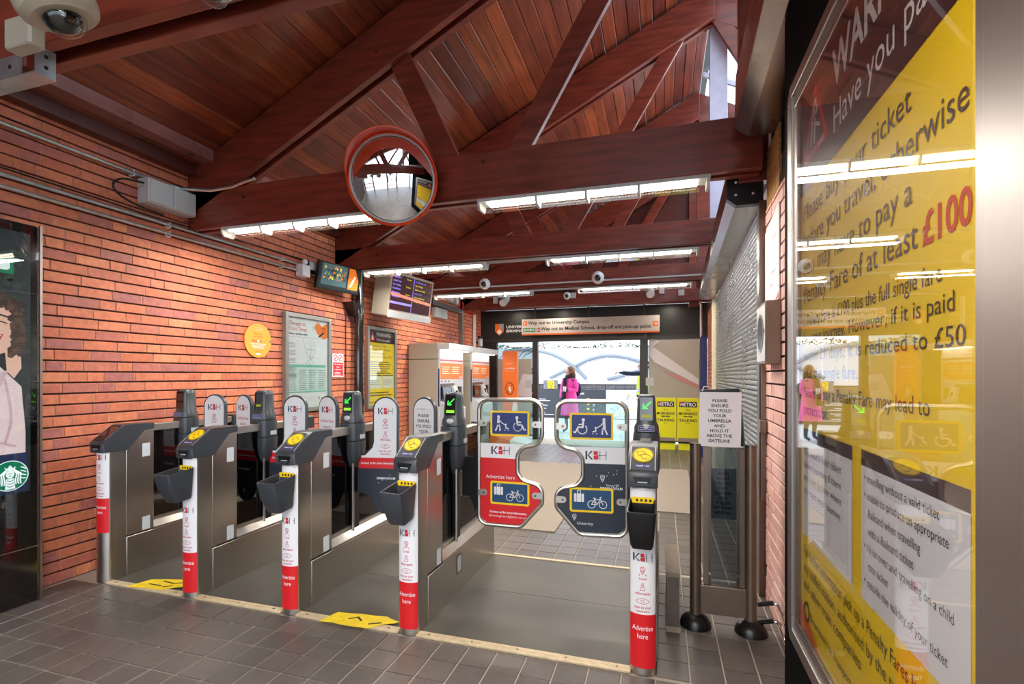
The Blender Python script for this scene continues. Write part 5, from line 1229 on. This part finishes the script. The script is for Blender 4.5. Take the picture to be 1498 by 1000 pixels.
# ================================================================== TOTEM, NEWSPAPER STANDS, POSTS
t = thing('orange_totem', (-2.95, 9.65, 0), 'tall orange no smoking totem standing left of the exit opening', 'sign')
MB().box(-3.11, 9.60, 0.02, -2.80, 9.70, 1.885, 'orange_totem').build('panel', t, smooth=False, bevel=.008)
f = FY(-3.11, 9.598); mb = MB(); w = .002
mb.ring(f, .155, 1.12, .085, .012, 'navy', w, n=26, ry=.12); mb.stroke(f, [(.10,1.03),(.21,1.21)], .012, 'navy', w); mb.poly(f, [(.14,1.06),(.18,1.06),(.17,1.18),(.13,1.14)], 'cream', w+.001)
mb.text('thank you', f, .155, 1.62, .035, 'cream', w, 'C', fit=.12); mb.text('no smoking', f, .155, 1.52, .045, 'white', w, 'C', bold=1, fit=.20); mb.text('at this station', f, .155, 1.47, .03, 'cream', w, 'C', fit=.18)
mb.poly(f, [(.22,.80),(.28,.92),(.31,.78),(.31,.62),(.20,.68)], 'paper', w); mb.build('print', t, smooth=False)
t = thing('display_plinth', (-2.9, 9.2, 0), 'low orange and white wedge in front of the orange totem', 'plinth')
mb = MB(); mb.loft([[(-3.2,9.1,0),(-2.80,9.1,0),(-2.80,9.1,.14),(-3.2,9.1,.22)],[(-3.2,9.55,0),(-2.80,9.55,0),(-2.80,9.55,.18),(-3.2,9.55,.26)]], 'orange_totem'); mb.build('base', t, smooth=False)
mb = MB(); mb.loft([[(-2.80,9.1,0),(-2.45,9.1,0),(-2.45,9.1,.08),(-2.80,9.1,.14)],[(-2.80,9.55,0),(-2.45,9.55,0),(-2.45,9.55,.10),(-2.80,9.55,.18)]], 'paper'); mb.build('white_end', t, smooth=False)
def metro(x0, x1, label):
    t = thing('newspaper_stand', ((x0+x1)/2, 9.8, 0), label, 'newspaper stand', 'yellow newspaper stands by the exit')
    MB().box(x0, 9.70, .16, x1, 9.90, .965, 'stand_yellow').build('body', t, smooth=False, bevel=.006)
    MB().box(x0+.03, 9.72, .0, x1-.02, 9.88, .13, 'stand_yellow').build('foot', t, smooth=False)
    MB().box(x0+.02, 9.70, .13, x1-.01, 9.88, .16, 'black').build('gap', t, smooth=False)
    MB().box(x0+.02, 9.692, .165, x1-.02, 9.699, .23, 'mat_floor').build('newspapers', t, smooth=False)
    f = FY(x0, 9.70); W_ = x1-x0; mb = MB(); w = .002
    mb.quad(f, .04, .80, W_-.04, .90, 'ink', w); mb.text('METRO', f, W_/2, .815, .10, 'white', w*2, 'C', bold=1, fit=W_-.11); mb.poly(f, [(.04,.90),(.10,.90),(.04,.84)], 'red', w*3)
    mb.text('Make', f, W_/2, .735, .04, 'ink', w, 'C', shear=.2); mb.text('MORNINGS', f, W_/2, .655, .07, 'ink', w, 'C', bold=1, fit=W_-.06)
    mb.quad(f, W_*.3, .615, W_*.7, .635, 'ink', w); mb.text('worth', f, W_/2, .618, .018, 'stand_yellow', w*2, 'C'); mb.text('TALKING', f, W_/2, .53, .07, 'ink', w, 'C', bold=1, fit=W_-.07); mb.text('about', f, W_/2, .49, .03, 'ink', w, 'C')
    mb.build('print', t, smooth=False)
M('stand_yellow', (232,232,0), .45)
metro(-0.12, 0.262, 'yellow newspaper stand partly hidden by the nearest gate, left of the pair'); metro(0.272, 0.66, 'yellow newspaper stand on the right, against the blue post')
t = thing('blue_post', (0.70, 9.05, 0), 'dark blue upright post in front of the right hand glazing', 'post'); MB().cbox(.64,9.0,0,.74,9.10,2.04,'blue_post',.01).build('upright', t, smooth=False); MB().ball((.69,9.05,2.04),.05,'blue_post',n=14,m=8).build('cap', t)

# ================================================================== RIGHT HAND SIDE
def bR(mb): return mb.xf(RM)
t = thing('roller_shutter', (0.62, 5.5, 0), 'closed ribbed steel roller shutter between the brick pier and the exit', 'shutter')
for k_ in range(66):
    z = .01+k_*.0375; mb = MB(); pr = [(.620,z),(.609,z+.004),(.602,z+.012),(.600,z+.019),(.602,z+.027),(.609,z+.034),(.620,z+.0372),(.63,z+.0372),(.63,z)]
    mb.loft([[(x,y,zz) for x, zz in pr] for y in (3.52, 7.55)], 'shutter'); bR(mb).build('slat', t, ang=60)
bR(MB().box(.575,3.435,0,.645,3.525,2.50,'steel_dark')).build('guide_rail', t, smooth=False); bR(MB().box(.56,7.55,0,.66,7.66,2.60,'cream')).build('guide_rail', t, smooth=False)
mb = MB(); q = [(.441,2.484),(.60,2.484),(.60,2.69),(.385,2.69),(.388,2.53)]
mb.loft([[(x,y,z) for x, z in q] for y in (3.50,7.62)], 'shutter_box'); bR(mb).build('hood_box', t, smooth=False)
mb = MB(); mb.loft([[(x,y,z) for x, z in q] for y in (3.44,3.50)], 'black'); bR(mb).build('end_plate', t, smooth=False)
for x in (.44,.54):
    for z in (2.55,2.63): bR(MB().cyl((x,3.436,z),(x,3.442,z),.008,'white',n=8)).build('rivet', t)
t = thing('roller_shutter_box', (0.52, 1.5, 2.78), 'long polished steel shutter box at the top right, end facing the tie beam', 'shutter')
mb = MB(); q = [(.476,2.786),(.622,2.788),(.622,3.15),(.41,3.15),(.4025,2.848)]
mb.loft([[(x,y,z) for x, z in q] for y in (-.3,3.15)], 'shutter_box'); bR(mb).build('box', t, smooth=False)
bR(MB().cyl((.445,3.146,2.84),(.445,3.153,2.84),.008,'black',n=10)).build('hole', t)
bR(MB().box(.622,-.3,2.60,.72,3.30,4.6,'black_matt')).build('fascia_panel', wr, smooth=False)
# framed warning poster in front of the viewer
t = thing('warning_display', (0.52, 1.4, 0), 'large yellow penalty fare warning display in a polished frame, right foreground', 'display')
MB().box(.462,.35,0,.66,2.165,2.78,'black_matt').build('cabinet', t, smooth=False)
f = FXm(.452, 2.0); PU0, PU1, PV0, PV1 = .088, 1.095, .549, 2.336
O0, O1, OV0, OV1 = -.014, 1.20, .458, 2.426
def fbar(pts, name='frame_bar', w0=-.012, w1=.014, mat='alu'): MB().prism(pts, f, w0, w1, mat).build(name, t, smooth=False, bevel=.003)
o_, i_ = .045, 0
fbar([(O0,OV0+.045),(O0,OV1-.045),(PU0-.045,PV1),(PU0-.045,PV0)][::1]); fbar([(PU0-.045,PV0-.0),(PU0-.045,PV1),(PU0,PV1),(PU0,PV0)], w1=.006)
fbar([(O0,OV1-.045),(O0+.03,OV1),(O1,OV1),(O1,PV1+.045),(PU0-.045,PV1+.045),(PU0-.045,PV1)]); fbar([(PU0-.045,PV1),(PU0-.045,PV1+.045),(O1,PV1+.045),(O1,PV1)], w1=.006)
fbar([(O0,OV0+.045),(O0+.03,OV0),(O1,OV0),(O1,PV0-.045),(PU0-.045,PV0-.045),(PU0-.045,PV0)]); fbar([(PU0-.045,PV0),(PU0-.045,PV0-.045),(O1,PV0-.045),(O1,PV0)], w1=.006)
fbar([(PU1,PV0),(PU1,PV1),(PU1+.035,PV1),(PU1+.035,PV0)], w1=.006); fbar([(PU1+.035,OV0+.045),(PU1+.035,OV1-.045),(O1+.06,OV1-.045),(O1+.06,OV0+.045)])
mb = MB(); w = -.006; a = .0006
mb.quad(f, PU0, PV0, PU1, PV1, 'poster_yellow', w); mb.quad(f, PU0, 2.005, PU1, PV1, 'poster_brown', w+a)
w = w+2*a
mb.poly(f, [(.125,2.09),(.385,2.09),(.255,2.315)], 'red', w); mb.poly(f, [(.165,2.115),(.345,2.115),(.255,2.27)], 'poster_brown', w+a)
mb.stroke(f, [(.215,2.13),(.235,2.20),(.25,2.235)], .016, 'paper', w+2*a); mb.stroke(f, [(.25,2.125),(.262,2.20),(.28,2.225)], .016, 'paper', w+2*a); mb.stroke(f, [(.22,2.20),(.30,2.16)], .012, 'paper', w+2*a); mb.disc(f, .262, 2.245, .013, 'paper', w+2*a, n=10)
mb.text('PENALTY FARES', f, .255, 2.094, .024, 'paper', w+a, 'C', bold=1, fit=.19)
mb.text('WARNING', f, .42, 2.195, .150, 'paper', w, bold=1, fit=.62)
mb.text('Have you paid?', f, .42, 2.070, .110, 'paper', w, fit=.62)
T_ = 'poster_brown'
for s, z, sz, ft in (('Please buy your ticket',1.908,.080,.75),('before you travel, otherwise',1.818,.080,.94),('you may have to pay a',1.728,.080,.755),('Penalty Fare of at least',1.638,.080,.775)): mb.text(s, f, .123, z, sz, T_, w, fit=ft, bold=0)
mb.text('£100', f, .914, 1.636, .085, 'price_red', w, bold=1, fit=.155)
for s, z, ft in (('A Penalty Fare is £100 plus the full single fare',1.560,.86),('for your journey. However, if it is paid',1.505,.90),('within 21 days, it is reduced to £50',1.447,.93),('plus the single fare.',1.390,.48),('Failure to pay a Penalty Fare may lead to',1.326,.82),('prosecution.',1.270,.26)): mb.text(s, f, .123, z, .050, T_, w, fit=ft)
for u0, u1 in ((.114,.567),(.626,1.064)):
    mb.quad(f, u0, .87, u1, 1.185, 'poster_white', w); mb.quad(f, u0, 1.185, u1, 1.222, T_, w)
for k_, s in enumerate(('You need a valid ticket','before boarding if there','are ticket facilities where','you start your journey.')): mb.text(s, f, .13, 1.135-k_*.042, .032, T_, w+a, fit=.36)
for k_, s in enumerate(('• travelling without a valid ticket','• unable to produce an appropriate','   Railcard when travelling','   with a Railcard ticket','• 16 or over and travelling on a child','   rate ticket','• outside the validity of your ticket')): mb.text(s, f, .645, 1.150-k_*.040, .029, T_, w+a, fit=min(.40, text_width(s)*.025))
mb.text('For further information pick up a Penalty Fares leaflet from', f, .123, .800, .046, T_, w, fit=.93); mb.text('any staffed station, authorised by the train operator', f, .123, .745, .046, T_, w, fit=.90)
mb.text('and other train companies', f, .123, .69, .046, T_, w, fit=.5); mb.ring(f, .16, .62, .028, .010, 'ink', w, n=18); mb.text('Department for Transport', f, .20, .61, .034, 'ink', w, fit=.36)
mb.poly(f, [(PU0,.549),(.30,.549),(PU0,.64)], 'orange_totem', w)
mb.build('poster', t, smooth=False)
MB().box(.444, 2.0-PU1, PV0, .447, 2.0-PU0, PV1, 'glass_poster').build('cover_glass', t, smooth=False)

# intercom, notice on the pier
t = thing('help_point', (0.58, 3.1, 1.46), 'grey metal help point box with round speaker on the pale brick pier', 'intercom')
bR(MB().cbox(.535,2.93,1.46,.612,3.24,1.80,'bronze',.006)).build('housing', t, smooth=False)
ff = FrM(FXm(.535, 3.24), RM); mb = MB(); mb.quad(ff, .01, 1.475, .30, 1.785, 'plastic_grey', .002); mb.build('front_plate', t, smooth=False)
mb = MB(); mb.disc(ff, .14, 1.635, .095, 'black', .004, n=28); mb.ring(ff, .14, 1.635, .10, .016, 'steel', .005, n=28); mb.build('speaker', t, smooth=False); mb = MB(); mb.disc(ff, .27, 1.64, .012, 'ink', .005, n=12); mb.build('button', t, smooth=False)
t = thing('notice_board', (0.6, 3.15, 1.82), 'pale notice on the brick pier above the help point', 'notice')
ff = FrM(FXm(.607, 3.38), RM); mb = MB(); mb.prism([(0,1.81),(.43,1.81),(.43,2.33),(0,2.27)], ff, 0, .006, 'paper'); mb.build('sheet', t, smooth=False)
mb = MB(); w = .007
mb.text('Live departures', ff, .12, 2.17, .035, 'grey_ink', w, fit=.26); mb.text('See staff, Platform 1', ff, .04, 2.10, .030, 'grey_ink', w, fit=.28); mb.text('for assistance', ff, .10, 1.98, .03, 'grey_ink', w, fit=.25); mb.text('Tickets, Platform 2', ff, .04, 1.91, .03, 'grey_ink', w, fit=.26)
mb.poly(ff, [(.33,1.815),(.425,1.815),(.425,1.85)], 'price_red', w); mb.build('lettering', t, smooth=False)
t = thing('shutter_lock', (0.6, 3.4, 0), 'brown upright strip with a latch beside the roller shutter', 'lock'); bR(MB().box(.583,3.395,0.62,.608,3.42,1.45,'bronze')).build('strip', t, smooth=False); bR(MB().cbox(.57,3.35,1.04,.608,3.425,1.12,'bronze',.006)).build('latch', t, smooth=False)

# ================================================================== UMBRELLA NOTICE BARRIER
t = thing('barrier_panel', (0.32, 2.95, 0), 'brown two post barrier with clear panel and umbrella notice, right of the gates', 'barrier')
for x in (.181, .464): MB().cyl((x,2.95,.02),(x,2.95,1.005),.030,'bronze',n=20).build('post', t); MB().cyl((x,2.95,1.005),(x,2.95,1.018),.032,'steel_dark',n=20).build('post_cap', t); MB().ball((x,2.95,.0),.085,'black',n=20,m=8,sc=(1,1,.85),t0=0,t1=pi/2).build('foot', t)
for x in (.222, .408): MB().box(x,2.935,.24,x+.024,2.965,1.0,'bronze').build('channel', t, smooth=False); 
MB().box(.246,2.940,.24,.262,2.96,1.0,'steel_dark').build('channel', t, smooth=False); MB().box(.392,2.940,.24,.408,2.96,1.0,'steel_dark').build('channel', t, smooth=False)
MB().box(.246,2.948,.235,.408,2.952,1.0,'acrylic').build('clear_panel', t, smooth=False)
MB().box(.205,2.93,.078,.44,2.97,.235,'bronze').build('lower_panel', t, smooth=False, bevel=.004)
for x in (.255,.40): MB().cyl((x,2.934,.30),(x,2.942,.30),.006,'steel_bright',n=10).build('screw', t)
mb = MB(); f = Fr((.395, 2.965, 0), (-1,0,0), (0,0,1)); bk = Fr((.395,2.962,0),(-1,0,0),(0,0,1))
M('grey_sheet', (176,184,188), .5); mb.quad(f, 0, .60, .14, .88, 'grey_sheet', 0)
g_ = Fr((.395,2.960,0), (-1,0,0), (0,0,1))
for k_, s in enumerate(('PLEASE','ENSURE','YOU FOLD','YOUR','UMBRELLA','AND','HOLD IT','ABOVE THE','GATELINE')): mb.text(s, g_, .07, .845-k_*.027, .022, 'ink', 0, 'C', bold=1, fit=min(.12, text_width(s,1)*.019))
mb.build('reversed_notice', t, smooth=False)
t2 = thing('umbrella_notice', (0.3, 2.93, 1.0), 'white please fold your umbrella notice taped on top of the brown barrier', 'notice')
MB().loft([[(.205,2.945,1.01),(.43,2.945,1.01),(.43,2.99,1.01),(.205,2.99,1.01)],[(.205,2.945,1.315),(.405,2.945,1.325),(.405,2.985,1.325),(.205,2.985,1.315)]], 'black').build('holder', t2, smooth=False)
mb = MB(); mb.loft([[(.405,2.943,1.32),(.412,2.95,1.32),(.436,2.95,1.02),(.429,2.943,1.02)],[(.405,2.99,1.32),(.412,2.99,1.32),(.436,2.99,1.02),(.429,2.99,1.02)]], 'green_dark'); mb.build('green_strip', t2, smooth=False)
sf_ = Fr((.196,2.932,1.005),(1,0,0),(0,0,1)); 
def sag(u, v, w=0): return Vector((.196+u+v*0.02, 2.934-w-.006*sin(u*14)-.004*sin(v*20), 1.005+v))
sg = Fr((0,0,0),(1,0,0),(0,0,1), fn=sag); mb = MB()
for k_ in range(6): mb.quad(sg, 0, k_*.05, .215, k_*.05+.05, 'paper', 0, n=8)
mb.build('paper_sheet', t2)
mb = MB()
for k_, s in enumerate(('PLEASE','ENSURE','YOU FOLD','YOUR','UMBRELLA','AND','HOLD IT','ABOVE THE','GATELINE')): mb.text(s, sg, .105, .245-k_*.0275, .0235, 'ink', .0008, 'C', bold=1, fit=min(.150, text_width(s,1)*.0235*1.05))
mb.build('lettering', t2, smooth=False)
MB().tube([(.215,2.935,1.31),(.225,2.93,1.335),(.25,2.94,1.335),(.262,2.95,1.32)],.003,'paper').build('tape', t2)
for z, lb in ((.165,'upper'),(.068,'lower')):
    t = thing('handrail_stub', (.55,2.95,z), '%s bent black and steel rail joining the brown barrier to the wall' % lb, 'rail')
    MB().tube([(.497,2.95,z-.01),(.54,2.955,z),(.575,2.96,z+.004)],.013,'black',n=10).build('sleeve', t); MB().tube(smooth_curve([(.575,2.96,z+.004),(.60,2.95,z),(.612,2.90,z-.03),(.615,2.84,z-.06 if z > .1 else z-.045)]),.010,'steel_bright',n=10).build('tube', t)
t = thing('equipment_plinth', (0.058, 2.95, 0), 'small steel plinth on the floor right of the nearest gate', 'plinth')
MB().box(.025,2.83,.035,.092,3.30,.30,'steel_dark').build('body', t, smooth=False); MB().box(.020,2.825,.30,.097,3.30,.325,'mat_floor').build('top_plate', t, smooth=False); MB().box(.02,2.825,.0,.097,3.30,.03,'mat_floor').build('base', t, smooth=False)

# ================================================================== OUTSIDE
def infoboard(x0, x1, label, kind):
    t = thing('information_board', ((x0+x1)/2, 15.8, 0), label, 'board'); z1 = .92
    MB().box(x0, 15.78, .02, x1, 15.84, z1, 'board_dark' if kind != 'map' else 'poster_white').build('panel', t, smooth=False)
    f = FY(x0, 15.78); mb = MB(); w = .004; random.seed(int(x0*10)+9)
    if kind == 'map':
        for k_ in range(46):
            u = random.uniform(.1, x1-x0-.1); v = random.uniform(.15, .85); p = [(u,v)]
            for q in range(3): p.append((min(max(p[-1][0]+random.uniform(-.15,.15),.05), x1-x0-.05), min(max(p[-1][1]+random.uniform(-.14,.14),.06), .88)))
            mb.stroke(f, p, .008, 'grey_ink', w)
        for k_ in range(10): mb.disc(f, random.uniform(.1,x1-x0-.1), random.uniform(.2,.85), .03, 'stand_yellow', w+.001, n=10)
    else:
        mb.text('Campus', f, .2, .78, .10, 'white', w, bold=1)
        for k_ in range(4): greek(mb, f, .3 if kind == 'a' else .8, .10+k_*.15, (x1-x0)-.3, .20+k_*.15, 2, 'paper', w, .5)
        if kind == 'b':
            for k_ in range(4): mb.quad(f, .62, .14+k_*.15, .70, .20+k_*.15, 'yellow', w+.001)
    mb.build('print', t, smooth=False)
infoboard(-4.6, -3.0, 'dark information board outside, left of the woman in pink', 'a'); infoboard(-2.9, -1.71, 'dark information board outside, behind the woman in pink', 'b'); infoboard(-1.68, -.2, 'white campus map board outside, beside the man in hi-vis', 'map')
t = thing('yellow_notice', (-3.45, 15.85, .93), 'small yellow notice on a dark plate on the outside wall', 'sign'); MB().box(-3.72,15.86,.93,-3.25,15.9,1.22,'stone').build('plate', t, smooth=False)
mb = MB(); f = FY(-3.58,15.86); mb.quad(f, 0,.95,.22,1.20,'yellow',.004); mb.ring(f,.11,1.11,.06,.015,'ink',.006); greek(mb,f,.04,.96,.18,1.03,3,'ink',.006); mb.build('notice', t, smooth=False)

# ---- people
def skin_body(name, parent, joints, edges, radii, mat):
    org = ORG[parent.name]; me = bpy.data.meshes.new(name); keys = list(joints)
    me.from_pydata([tuple(Vector(joints[k])) for k in keys], [(keys.index(a), keys.index(b)) for a, b in edges], [])
    o = bpy.data.objects.new(name, me); COL.objects.link(o); o.parent = parent; ORG[o.name] = org
    md = o.modifiers.new('skin', 'SKIN'); sv = me.skin_vertices
    if not sv:
        bm = bmesh.new(); bm.from_mesh(me); bm.verts.layers.skin.verify(); bm.to_mesh(me); bm.free()
    L_ = me.skin_vertices[0].data
    for i, k in enumerate(keys):
        r = radii[k]; L_[i].radius = (r, r) if not isinstance(r, tuple) else r; L_[i].use_root = (i == 0)
    s = o.modifiers.new('sub', 'SUBSURF'); s.levels = 1; s.render_levels = 2
    me.materials.append(MATS[mat]); md.use_smooth_shade = True
    return o
def person(loc, face, H_2, label, pose, bodymat):
    """all figures are laid out for 1.6 m and scaled"""
    t = thing('person', loc, label, 'person'); t.rotation_euler = (0,0,face); t.scale = (H_2/1.6,)*3
    J = {'pelvis':(0,0,.86),'waist':(0,0,1.0),'chest':(0,0,1.18),'neck':(0,0,1.34),'jaw':(0,-.015,1.42),'head':(0,0,1.50),'crown':(0,.01,1.56),
         'hipL':(-.085,0,.80),'kneeL':(-.10,-.01,.45),'ankL':(-.10,.02,.08),'toeL':(-.11,-.12,.03),'hipR':(.085,0,.80),'kneeR':(.10,-.02,.45),'ankR':(.12,.0,.08),'toeR':(.13,-.14,.03)}
    Rr = {'pelvis':.125,'waist':.105,'chest':(.13,.10),'neck':.048,'jaw':.062,'head':.085,'crown':.06,'hipL':.085,'kneeL':.055,'ankL':.038,'toeL':.032,'hipR':.085,'kneeR':.055,'ankR':.038,'toeR':.032}
    Ed = [('pelvis','waist'),('waist','chest'),('chest','neck'),('neck','jaw'),('jaw','head'),('head','crown'),('pelvis','hipL'),('hipL','kneeL'),('kneeL','ankL'),('ankL','toeL'),('pelvis','hipR'),('hipR','kneeR'),('kneeR','ankR'),('ankR','toeR')]
    for s in 'LR':
        sh, el, wr_ = pose[s]; J['sh'+s] = sh; J['el'+s] = el; J['wr'+s] = wr_; Rr['sh'+s] = .058; Rr['el'+s] = .042; Rr['wr'+s] = .028
        Ed += [('chest','sh'+s),('sh'+s,'el'+s),('el'+s,'wr'+s)]
        d = (Vector(wr_)-Vector(el)).normalized(); side = d.cross(Vector((0,0,1)))
        if side.length < .1: side = Vector((1,0,0))
        side.normalize(); p = Vector(wr_)+d*.05; J['pa'+s] = tuple(p); Rr['pa'+s] = .026; Ed.append(('wr'+s,'pa'+s))
        mb = MB(); up_ = side.cross(d)
        for k_ in range(4):
            b = p+d*.02+side*(.012*(k_-1.5)); L2 = (.06,.07,.065,.05)[k_]; mb.tube([b, b+d*L2*.5, b+d*L2*.75-up_*.02, b+d*L2*.8-up_*.04], .008, 'skin', n=6)
        mb.tube([p-side*.02, p-side*.042+d*.02, p-side*.045+d*.045-up_*.01], .009, 'skin', n=6)
        hm = MB(); hm.v = mb.v; hm.f = mb.f; hm.m = mb.m
        ORG['tmp'] = Vector((0,0,0)); me_o = hm.build('fingers', None, origin=(0,0,0)); me_o.parent = t; me_o.location = (0,0,0)
    b = skin_body('body', t, J, Ed, Rr, bodymat); b.location = (0,0,0)
    return t
def pchild(t, mb, name, **k):
    o = mb.build(name, None, origin=(0,0,0), **k); o.parent = t; o.location = (0,0,0); ORG[o.name] = ORG[t.name]; return o
def ring_(cx, cy, rx, ry, z, n=18): return [(cx+rx*cos(2*pi*k/n), cy+ry*sin(2*pi*k/n), z) for k in range(n)]
def face_on(t, hx=0, yaw=0.0):
    m = Matrix.Rotation(yaw, 4, 'Z'); mb = MB()
    mb.ball((0,-.012,1.475), .088, 'skin', n=16, m=10, sc=(.86,1.0,1.22)); mb.ball((0,-.105,1.465), .015, 'skin', n=8, m=6, sc=(.8,1.1,1.3))
    for s in (-1,1): mb.ball((s*.088,0,1.465), .02, 'skin', n=8, m=6, sc=(.4,.8,1.3)); mb.ball((s*.033,-.090,1.487), .011, 'white', n=8, m=6); mb.ball((s*.033,-.099,1.487), .006, 'ink', n=6, m=5)
    mb.ball((0,-.088,1.428), .018, 'ad_lip', n=8, m=5, sc=(1.2,.5,.35)); pchild(t, mb.xf(m), 'face')
w_ = person((-2.15, 11.95, 0), radians(-25), 1.60, 'woman in a bright pink coat and black scarf standing outside the exit, holding a cup', {'L':((-.17,0,1.27),(-.22,.0,1.02),(-.21,-.05,.80)),'R':((.17,0,1.27),(.22,-.03,1.03),(.04,-.20,1.03))}, 'trouser')
face_on(w_, yaw=radians(-35))
mb = MB(); mb.loft([ring_(0,0,.24,.19,.42), ring_(0,0,.215,.17,.65), ring_(0,0,.185,.145,.88), ring_(0,0,.165,.125,1.02), ring_(0,0,.185,.125,1.18), ring_(0,0,.17,.10,1.28), ring_(0,0,.08,.07,1.345)], 'pink', cap=True); pchild(w_, mb, 'coat')
mb = MB(); mb.tube([(-.15,0,1.28),(-.20,0,1.15),(-.225,0,1.02),(-.215,-.045,.84)], .062, 'pink', n=12, r1=.045); mb.tube([(.15,0,1.28),(.20,-.01,1.15),(.225,-.03,1.03),(.13,-.13,1.03),(.08,-.17,1.03)], .062, 'pink', n=12, r1=.045); pchild(w_, mb, 'sleeves')
mb = MB(); mb.tube([(.09*cos(a),.02-.09*sin(a)*0.9,1.35+.01*sin(3*a)) for a in [2*pi*k/14 for k in range(14)]], .042, 'scarf', n=8, closed=True); mb.loft([ring_(-.04,-.13,.05,.03,1.33,10), ring_(-.05,-.16,.055,.025,1.1,10), ring_(-.05,-.19,.06,.02,.75,10)], 'scarf'); pchild(w_, mb, 'scarf')
mb = MB(); mb.ball((0,.03,1.50), .112, 'hair', n=18, m=10, sc=(.98,.95,1.12)); mb.loft([ring_(.0,.055,.10,.07,1.50,14), ring_(.01,.075,.12,.065,1.38,14), ring_(.01,.08,.10,.05,1.28,14)], 'hair'); pchild(w_, mb.xf(Matrix.Rotation(radians(-20),4,'Z')), 'hair')
mb = MB(); mb.cyl((.02,-.235,1.0),(.02,-.235,1.11),.032,'white',r1=.04); mb.cyl((.02,-.235,1.11),(.02,-.235,1.12),.042,'paper'); pchild(w_, mb, 'cup')
mb = MB(); mb.tube([(.13,-.09,1.30),(.17,.02,1.2),(.16,.12,1.0)],.018,'scarf'); mb.ball((.1,.17,1.05),.13,'scarf',sc=(.9,.6,1.4)); pchild(w_, mb, 'rucksack')
m_ = person((-0.42, 11.9, 0), radians(-75), 1.74, 'man in a hi-vis vest by the door post outside, arm stretched out pointing left', {'L':((-.19,0,1.30),(-.24,-.02,1.05),(-.22,-.06,.84)),'R':((.17,-.03,1.32),(.12,-.26,1.31),(.06,-.47,1.33))}, 'navy_cloth')
face_on(m_)
mb = MB(); mb.ball((0,.02,1.515), .104, 'hair', n=16, m=8, sc=(.92,.98,1.0), t1=pi*.55); pchild(m_, mb, 'hair')
mb = MB(); mb.loft([ring_(0,0,.18,.135,.86), ring_(0,0,.17,.125,1.02), ring_(0,0,.185,.13,1.2), ring_(0,0,.15,.10,1.31), ring_(0,0,.08,.07,1.345)], 'hivis'); pchild(m_, mb, 'vest')
mb = MB(); mb.loft([ring_(0,0,.182,.137,.92), ring_(0,0,.180,.135,.99)], 'hivis_band', cap=False); pchild(m_, mb, 'reflective_band')
mb = MB(); mb.tube([(-.16,0,1.31),(-.22,-.01,1.16),(-.24,-.02,1.05),(-.225,-.05,.88)], .056, 'navy_cloth', n=12, r1=.04); mb.tube([(.13,0,1.31),(.17,-.05,1.32),(.12,-.26,1.31),(.065,-.44,1.33)], .060, 'navy_cloth', n=12, r1=.040); pchild(m_, mb, 'sleeves')
mb = MB()
for s in (-1, 1): mb.ball((s*.115,-.06,.035), .05, 'shoe', n=12, m=8, sc=(.9,2.2,.7))
pchild(m_, mb, 'shoes')
